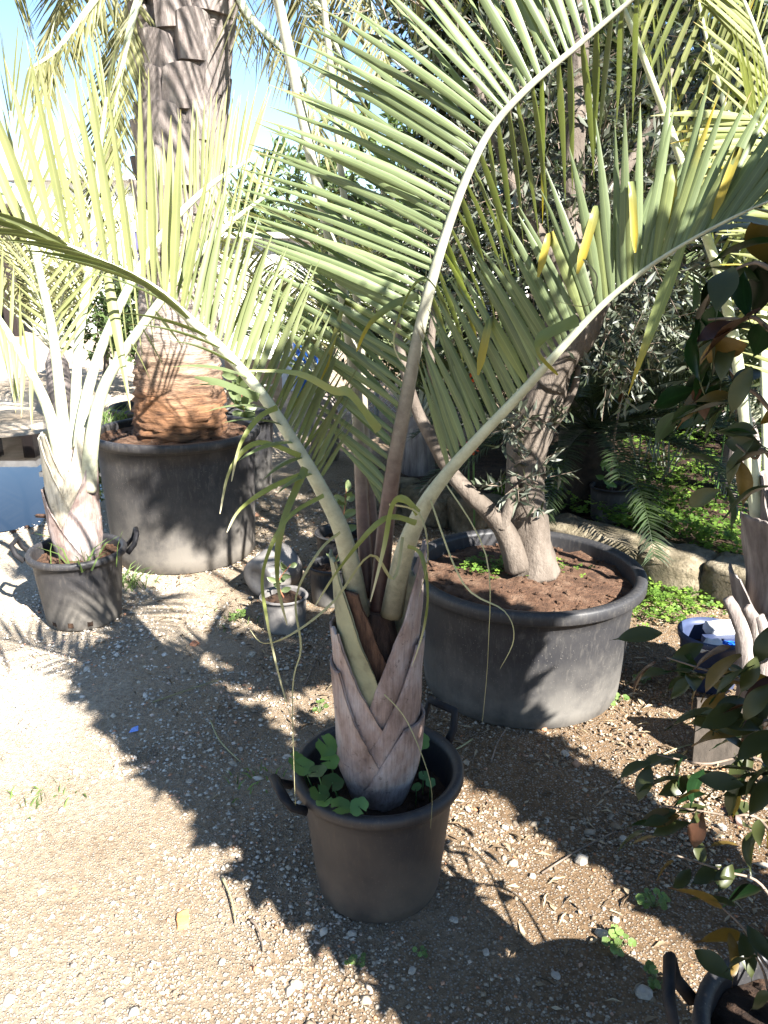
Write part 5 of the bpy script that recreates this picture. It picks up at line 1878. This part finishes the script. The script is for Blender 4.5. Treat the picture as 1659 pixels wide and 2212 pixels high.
MG = 'mallow weeds'
mal = thing('mallow_weed', G(690, 1700, .27), 'round-leaved mallow growing in the left of the front pot', 'weed', MG)
rc = random.Random(5)
for (px, py, Y, r) in ((655, 1655, 1.66, .030), (685, 1665, 1.62, .026), (706, 1610, 1.70, .030), (712, 1642, 1.68, .026), (718, 1690, 1.62, .030), (690, 1712, 1.58, .026), (735, 1740, 1.545, .026), (775, 1742, 1.545, .026), (640, 1640, 1.70, .022), (700, 1730, 1.57, .022)):
    c = P(px, py, Y)
    b = Vector((c.x * .8 + CPX * .2, c.y * .85 + CPY * .15, .27))
    mb = MB()
    tube(mb, [b, (b + c) / 2 + Vector((0, 0, .01)), c], [.0022, .002, .0015], 5)
    mb.build('stalk', M['mallow'], mal)
    round_leaf(mal, c, r, 'mallow', rc)
mal = thing('mallow_weed', G(915, 1640, .27), 'mallow leaves in the right of the front pot', 'weed', MG)
for (px, py, Y, r) in ((908, 1600, 1.74, .026), (888, 1590, 1.82, .022), (915, 1675, 1.7, .014), (930, 1690, 1.68, .014), (900, 1700, 1.66, .014), (895, 1620, 1.8, .018)):
    c = P(px, py, Y)
    b = Vector((c.x, c.y + .03, .26))
    mb = MB()
    tube(mb, [b, (b + c) / 2, c], [.002, .0018, .0014], 5)
    mb.build('stalk', M['mallow'], mal)
    round_leaf(mal, c, r, 'mallow', rc)
for k, (px, py, r, nlf, lab) in enumerate(((1412, 1960, .018, 7, 'bright seedling weed on the lit strip near the ficus'), (1335, 2050, .018, 8, 'leafy weed in the shade edge below the lit strip'), (1420, 2130, .016, 6, 'pale weed beside the corner pot handle'),
                                           (510, 1340, .02, 6, 'weed on the ground left of the tipped pot'), (1330, 1520, .022, 6, 'upright weed at the foot of the wide pot'), (770, 2085, .012, 5, 'tiny weed at the shade edge before the front pot'),
                                           (905, 2065, .01, 4, 'tiny weed in front of the front pot'), (1390, 1480, .02, 5, 'weed in the dark right of the wide pot'), (690, 1540, .018, 4, 'tall thin weed behind the front pot, left of the trunk'))):
    leafy_weed('ground_weed', G(px, py), int(nlf * 1.7), r * .62, r, r * 2.2, lab, 'weed', 40 + k, 'seedling', 'weeds on the ground')

# seedling and cutting in small pots
def cutting(c, h, n, ll, lab, seed):
    root = thing('young_shrub', c, lab, 'plant', 'young shrubs in small pots')
    rc = random.Random(seed)
    pts = [Vector(c), Vector(c) + Vector((rc.uniform(-.03, .03), 0, h * .5)), Vector(c) + Vector((rc.uniform(-.05, .05), rc.uniform(-.03, .03), h))]
    C = crom(pts, 6)
    mb = MB()
    tube(mb, C, [.004 * (1 - .6 * i / len(C)) for i in range(len(C))], 6)
    mb.build('stem', M['twig_red'], root)
    for k in range(n):
        b = C[int((.25 + .75 * k / n) * (len(C) - 1))]
        a = k * 2.4
        d = Vector((math.cos(a), math.sin(a), rc.uniform(.1, .9))).normalized()
        big_leaf(root, b, b + d * ll * rc.uniform(.7, 1.15), ll * .5, 'seedling', 6, -.15, stalk=.12)


cutting((POT_S.location.x, POT_S.location.y, .145), .16, 9, .055, 'weedy seedling with pale pointed leaves in the half-sunlit pot', 1)
cutting((POT_S3.location.x - .02, POT_S3.location.y, .2), .30, 12, .085, 'leafy cutting with oval leaves in the shaded pot', 2)
cutting((POT_S2.location.x + .03, POT_S2.location.y, .15), .10, 6, .05, 'small leafy weed in the pot right behind the seedling pot', 3)
cutting((POT_E.location.x + .10, POT_E.location.y - .1, .45), .42, 26, .12, 'leafy shrub in the tub right of the thick trunk', 4)
# reddish young shrub in the cycad pot, with long stem
root = thing('young_shrub', (POT_K.location.x, POT_K.location.y, .33), 'slender staked plant with reddish shoots in the pot before the cycad', 'plant', 'young shrubs in small pots')
C = crom([Vector((POT_K.location.x, POT_K.location.y, .33)), P(1325, 960, 4.2), P(1345, 850, 4.15), P(1370, 760, 4.1)], 6)
mb = MB()
tube(mb, C, [.009 * (1 - .6 * i / len(C)) for i in range(len(C))], 7)
mb.build('stem', M['twig'], root)
for k in range(22):
    b = C[int(R.uniform(.55, 1) * (len(C) - 1))] + Vector((R.uniform(-.05, .05), R.uniform(-.05, .05), R.uniform(-.03, .08)))
    d = Vector((R.uniform(-1, 1), R.uniform(-1, .4), R.uniform(-.2, 1))).normalized()
    big_leaf(root, b, b + d * R.uniform(.06, .10), .03, R.choice(['seedling', 'seedling', 'ficus_brown']), 5, -.15, stalk=.1)
for k in range(8):
    b = C[2] + Vector((R.uniform(-.06, .06), R.uniform(-.06, .06), R.uniform(-.05, .08)))
    d = Vector((R.uniform(-1, 1), R.uniform(-1, .4), R.uniform(-.2, 1))).normalized()
    big_leaf(root, b, b + d * R.uniform(.06, .10), .035, 'mallow', 5, -.15, stalk=.1)

# orange blooms behind the front palm
for k, (px, py, Y) in enumerate(((1012, 825, 4.6), (1022, 960, 4.4), (1600, 655, 4.6))):
    c = P(px, py, Y)
    mb = MB()
    for q in range(7):
        a = q * .9
        mb.add([c, c + Vector((math.cos(a) * .03, -.01, math.sin(a) * .05)), c + Vector((math.cos(a + .5) * .03, -.02, math.sin(a + .5) * .05)), c + Vector((math.cos(a + .25) * .045, .0, math.sin(a + .25) * .07))], [(0, 1, 3), (0, 3, 2)])
    root = thing('flower', (c.x, c.y + .05, .15), ['orange-red bloom glimpsed high between the leaflets of the right frond', 'orange-red bloom glimpsed low between the leaflets of the right frond', 'orange-red bloom at the right edge above the ficus leaves'][k], 'flower', 'orange blooms in the background')
    mb.build('bloom', M['red_flower'], root, smooth=False)
    mb = MB()
    st_ = crom([Vector((c.x + .03, c.y + .05, .10)), Vector((c.x + .02, c.y + .03, c.z * .5)), c], 6)
    tube(mb, st_, [.006] * len(st_), 6)
    mb.build('stem', M['mallow'], root)

# bucket with brush and paper near the right edge
g = G(1545, 1440, 0.10)
bx, by = g.x, g.y + 0.05
bucket = thing('bucket', (bx, by, 0), 'dark blue bucket with litter beside the grey palm stubs', 'bucket')
mb = MB()
lathe(mb, [(.001, .01), (.095, .0), (.10, .01), (.125, .20), (.135, .205), (.137, .225), (.128, .23), (.118, .20), (.095, .03), (.001, .03)], (bx, by, 0), 40)
mb.build('body', M['navy'], bucket)
mb = MB()
lathe(mb, [(.001, .14), (.112, .14)], (bx, by, 0), 30, 0)
mb.build('fill', M['soil_dark'], bucket)
brush = thing('brush_head', (bx + .02, by - .03, .15), 'bright blue bristled brush head lying in the dark blue bucket', 'brush')
mb = MB()
for k in range(130):
    b = Vector((bx - .03 + R.uniform(0, .10), by - .05 + R.uniform(-.02, .03), .185 + R.uniform(0, .02)))
    t = b + Vector((R.uniform(.02, .05), -.03 + R.uniform(-.01, .01), -.015 + R.uniform(-.01, .02)))
    tube(mb, [b, t], [.0016, .0012], 3, caps=False)
mb.build('bristles', M['blue_bristle'], brush)
mb = MB()
box(mb, (bx - .045, by - .035, .185), (bx + .085, by + .005, .213))
mb.build('block', M['navy'], brush, smooth=False)
mb = MB()
rock(mb, (bx - .04, by - .08, .205), (.045, .03, .02), .4, 8, 12, 0.7, .7, 4)
o = mb.build('crumpled_paper', M['paper'], loc=(bx - .04, by - .08, .2))
tag(o, 'crumpled white paper on the rim of the dark blue bucket', 'paper')
mb = MB()
rock(mb, (bx + .06, by + .05, .215), (.07, .05, .02), .1, 8, 12, 0.4, .3, 7)
o = mb.build('plastic_lid', M['paper'], loc=(bx + .06, by + .05, .2))
tag(o, 'pale plastic lid across the back of the dark blue bucket', 'lid')
pl = G(1560, 1650)
mb = MB()
v0 = [Vector((-.10, 0, 0)), Vector((.08, -.02, 0)), Vector((.10, .05, .20)), Vector((-.08, .07, .20))]
mb.add([pl + v for v in v0] + [pl + v + Vector((.004, .02, 0)) for v in v0], [(0, 1, 2, 3), (7, 6, 5, 4), (0, 4, 5, 1), (1, 5, 6, 2), (2, 6, 7, 3), (3, 7, 4, 0)])
o = mb.build('board', noise_mat('dull_brown_board', (0.030, 0.024, 0.018), (0.055, 0.044, 0.034), 9, 0.9, 0.4, 40, 0.006, stretch=(6, 6, 1)), loc=pl, smooth=False)
tag(o, 'weathered brown board leaning in the shade behind the ficus leaves', 'board')

# floating bits on the puddle
for k, (px, py) in enumerate(((92, 1115), (30, 1150), (60, 1140), (110, 1090))):
    g = G(px, py)
    mb = MB()
    rock(mb, (0, 0, .006), (.06 if k == 0 else .018, .014, .010), R.uniform(-.6, .1), 5, 8, .8, .4, k + 70)
    o = mb.build('floating_debris', M['brown_fibre'])
    o.location = g
    tag(o, 'dark bit of bark sticking out of the puddle', 'debris', 'debris in the puddle')

# ------------------------------------------------------------------ ficus at the right edge
FX, FY = 0.735, 0.96
ficus = thing('ficus', (FX, FY, .32), 'glossy-leaved ficus shrub with yellowing leaves at the right edge', 'shrub')
FT = []
for var in range(5):
    rc = random.Random(var)
    vs, fs, ts = [], [], []
    ns = 12
    cur = rc.uniform(.15, .5)
    twi = rc.uniform(-.4, .4)
    for i in range(ns + 1):
        s = i / ns
        hw = 0.185 * (math.sin(math.pi * min(1, s / .84)) ** .9) if s < .84 else 0.0
        hw = max(hw, .03 * (1.1 - s)) if s > .05 else .012
        ang = cur * s
        p = Vector((s * math.cos(ang * .8), 0, -s * math.sin(ang) * .8))
        tw_ = twi * s
        wv = Vector((0, math.cos(tw_), math.sin(tw_)))
        nz = Vector((0, -math.sin(tw_), math.cos(tw_)))
        wav = .02 * math.sin(s * 9 + var)
        vs += [p - wv * hw + nz * (hw * .35 + wav), p, p + wv * hw + nz * (hw * .35 - wav)]
        ts += [s] * 3
    for i in range(ns):
        a = i * 3
        fs += [(a, a + 1, a + 4, a + 3), (a + 1, a + 2, a + 5, a + 4)]
    mb = MB()
    mb.add(vs, fs, ts)
    mb.u = [1.0, 0.0, 1.0] * (len(vs) // 3)
    FT.append({k: mb.mesh('ficus_leaf', M[k]) for k in ('ficus', 'ficus_yellow', 'ficus_brown')})


def place_leaf(root, p, d, L, kind, roll):
    d = d.normalized()
    up = Vector((0, 0, 1))
    y = up.cross(d)
    y = y.normalized() if y.length > 1e-3 else Vector((0, 1, 0))
    z = d.cross(y)
    Mx = Matrix((d, y, z)).transposed() @ Matrix.Rotation(roll, 3, 'X')
    o = bpy.data.objects.new('leaf', R.choice(FT)[kind])
    COL.objects.link(o)
    o.parent = root
    o.matrix_basis = Matrix.Translation(p - origin(root)) @ Mx.to_4x4() @ Matrix.Scale(L, 4)


stem_top = Vector((.80, .72, 1.2))
for pts, r0 in (([Vector((FX, FY, .30)), Vector((.76, .92, .7)), Vector((.74, .82, 1.2)), Vector((.72, .72, 1.7)), Vector((.74, .62, 2.2))], .014),
                ([Vector((FX + .03, FY - .02, .30)), Vector((.84, .86, .8)), Vector((.84, .68, 1.4)), Vector((.82, .5, 2.0))], .012),
                ([Vector((FX - .02, FY + .03, .30)), Vector((.73, 1.0, .6)), Vector((.70, 1.02, .95)), Vector((.66, 1.0, 1.3)), Vector((.62, .95, 1.6))], .010)):
    C = crom(pts, 6)
    mb = MB()
    tube(mb, C, [r0 * (1 - .6 * i / len(C)) for i in range(len(C))], 8, wob=.1)
    mb.build('stem', M['twig'], ficus)
# branches seen from the path: (points), leaf length, leaf count
brs = [
    ([Vector((.70, 1.0, .62)), P(1659, 1655, 1.22), P(1520, 1650, 1.25), P(1420, 1630, 1.27)], .085, 17),
    ([Vector((.70, 1.02, .85)), P(1659, 1500, 1.18), P(1560, 1460, 1.22), P(1440, 1420, 1.26)], .085, 20),
    ([Vector((.72, 1.0, .5)), P(1659, 1790, 1.22), P(1560, 1760, 1.22), P(1430, 1740, 1.23)], .080, 16),
    ([Vector((.73, .98, .4)), P(1659, 1930, 1.18), P(1560, 1880, 1.19), P(1400, 1830, 1.2)], .080, 12),
    ([Vector((.73, .98, .4)), P(1659, 2090, 1.08), P(1610, 2010, 1.1), P(1560, 1960, 1.12)], .085, 8),
    ([Vector((.66, 1.0, 1.2)), P(1659, 880, 1.02), P(1580, 850, 1.04), P(1490, 865, 1.07)], .08, 17),
    ([Vector((.64, .98, 1.35)), P(1670, 720, .95), P(1600, 690, .97), P(1530, 690, 1.0)], .086, 14),
    ([Vector((.64, .98, 1.5)), P(1680, 590, .98), P(1620, 570, 1.0), P(1560, 600, 1.02)], .085, 9),
    ([Vector((.66, 1.0, 1.1)), P(1670, 1000, 1.05), P(1630, 990, 1.06), P(1590, 960, 1.08)], .085, 10),
    ([Vector((.70, 1.0, .75)), P(1680, 1580, 1.1), P(1640, 1560, 1.1), P(1600, 1560, 1.12)], .09, 16),
    ([Vector((.70, 1.0, .6)), P(1680, 1720, 1.05), P(1640, 1690, 1.06), P(1610, 1660, 1.08)], .09, 12),
    ([Vector((.70, 1.0, .9)), P(1690, 1430, 1.08), P(1650, 1430, 1.08), P(1610, 1450, 1.1)], .09, 12),
    ([Vector((.72, .95, .4)), P(1680, 2180, .98), P(1650, 2100, 1.0), P(1630, 2060, 1.0)], .09, 5),
]
for pts, ll, nl in brs:
    C = crom(pts, 7)
    mb = MB()
    tube(mb, C, [.0042 * (1 - .7 * i / len(C)) for i in range(len(C))], 5)
    mb.build('branch', M['twig'], ficus)
    for k in range(nl):
        s = .38 + .62 * (k + R.random()) / nl
        x = s * (len(C) - 1)
        i = min(int(x), len(C) - 2)
        b = C[i].lerp(C[i + 1], x - i) + Vector((R.gauss(0, .022), R.gauss(0, .022), R.gauss(0, .022)))
        T = (C[i + 1] - C[i]).normalized()
        d = T * R.uniform(.1, .9) + Vector((R.gauss(-.1, .55), R.gauss(-.1, .45), R.uniform(-1.0, .15)))
        rk = R.random()
        low = b.z < 1.1
        kind = 'ficus'
        if rk < (.17 if low else .06):
            kind = 'ficus_yellow'
        elif rk < (.22 if low else .17):
            kind = 'ficus_brown'
        place_leaf(ficus, b, d, ll * R.uniform(.75, 1.15), kind, R.gauss(0, .5))
# rest of the shrub, out of frame; last pair of clumps added as shade blockers
foliage(ficus, [(Vector((.68, .62, 1.75)), (.13, .16, .45), 2.2), (Vector((.70, .56, 2.2)), (.13, .15, .30), 1.6), (Vector((.70, .64, 1.2)), (.10, .12, .35), 1.3), (Vector((.72, .70, .8)), (.07, .08, .3), .8), (Vector((1.0, .75, 1.5)), (.05, .06, .10), .35), (Vector((1.1, .82, 2.1)), (.09, .09, .15), .6)],
        950, 14, .095, .046, 'ficus_mass', 77, (.06, .14), .7, droop=.3, shell=.2, cname='leaves')

# ------------------------------------------------------------------ plants just outside the frame whose shade falls into it
sh = tree('standard_tree', 'tall clipped standard tree beside the path, right of the camera', 'tree', (1.444, .78, 0), 3.4, .024,
          [(Vector((1.444, .78, 3.66)), (.22, .22, .24), 1)], 240, 12, .075, .026, 'broad', 200, tl=(.08, .18), shell=.2)
b2_ = thing('shrub', (1.5, .87, 0), 'bushy evergreen shrub beside the path, right of the frame', 'shrub')
mb = MB()
tube(mb, [Vector((1.5, .87, -.02)), Vector((1.52, .85, .8)), Vector((1.48, .87, 1.6)), Vector((1.5, .85, 2.2))], [.05, .045, .035, .015], 10, wob=.2)
mb.build('trunk', M['olive_bark'], b2_)
foliage(b2_, [(Vector((1.47, .86, 1.95)), (.09, .12, .5), 2), (Vector((1.5, .87, 1.3)), (.09, .12, .5), 1.5), (Vector((1.5, .87, .7)), (.08, .1, .4), 1)], 900, 14, .09, .045, 'broad', 210, tl=(.05, .12), shell=.2)
tree('broadleaf_tree', 'large spreading tree off to the right whose shade covers the bed', 'tree', (4.2, .4, 0), 4.6, .14,
     [(Vector((4.1, .45, 5.0)), (.75, .75, .9), 2), (Vector((4.5, .3, 5.4)), (.6, .6, .7), 1), (Vector((4.4, .8, 4.7)), (.5, .5, .7), 1)], 1300, 13, .13, .06, 'broad', 230, tl=(.15, .35), shell=.25)
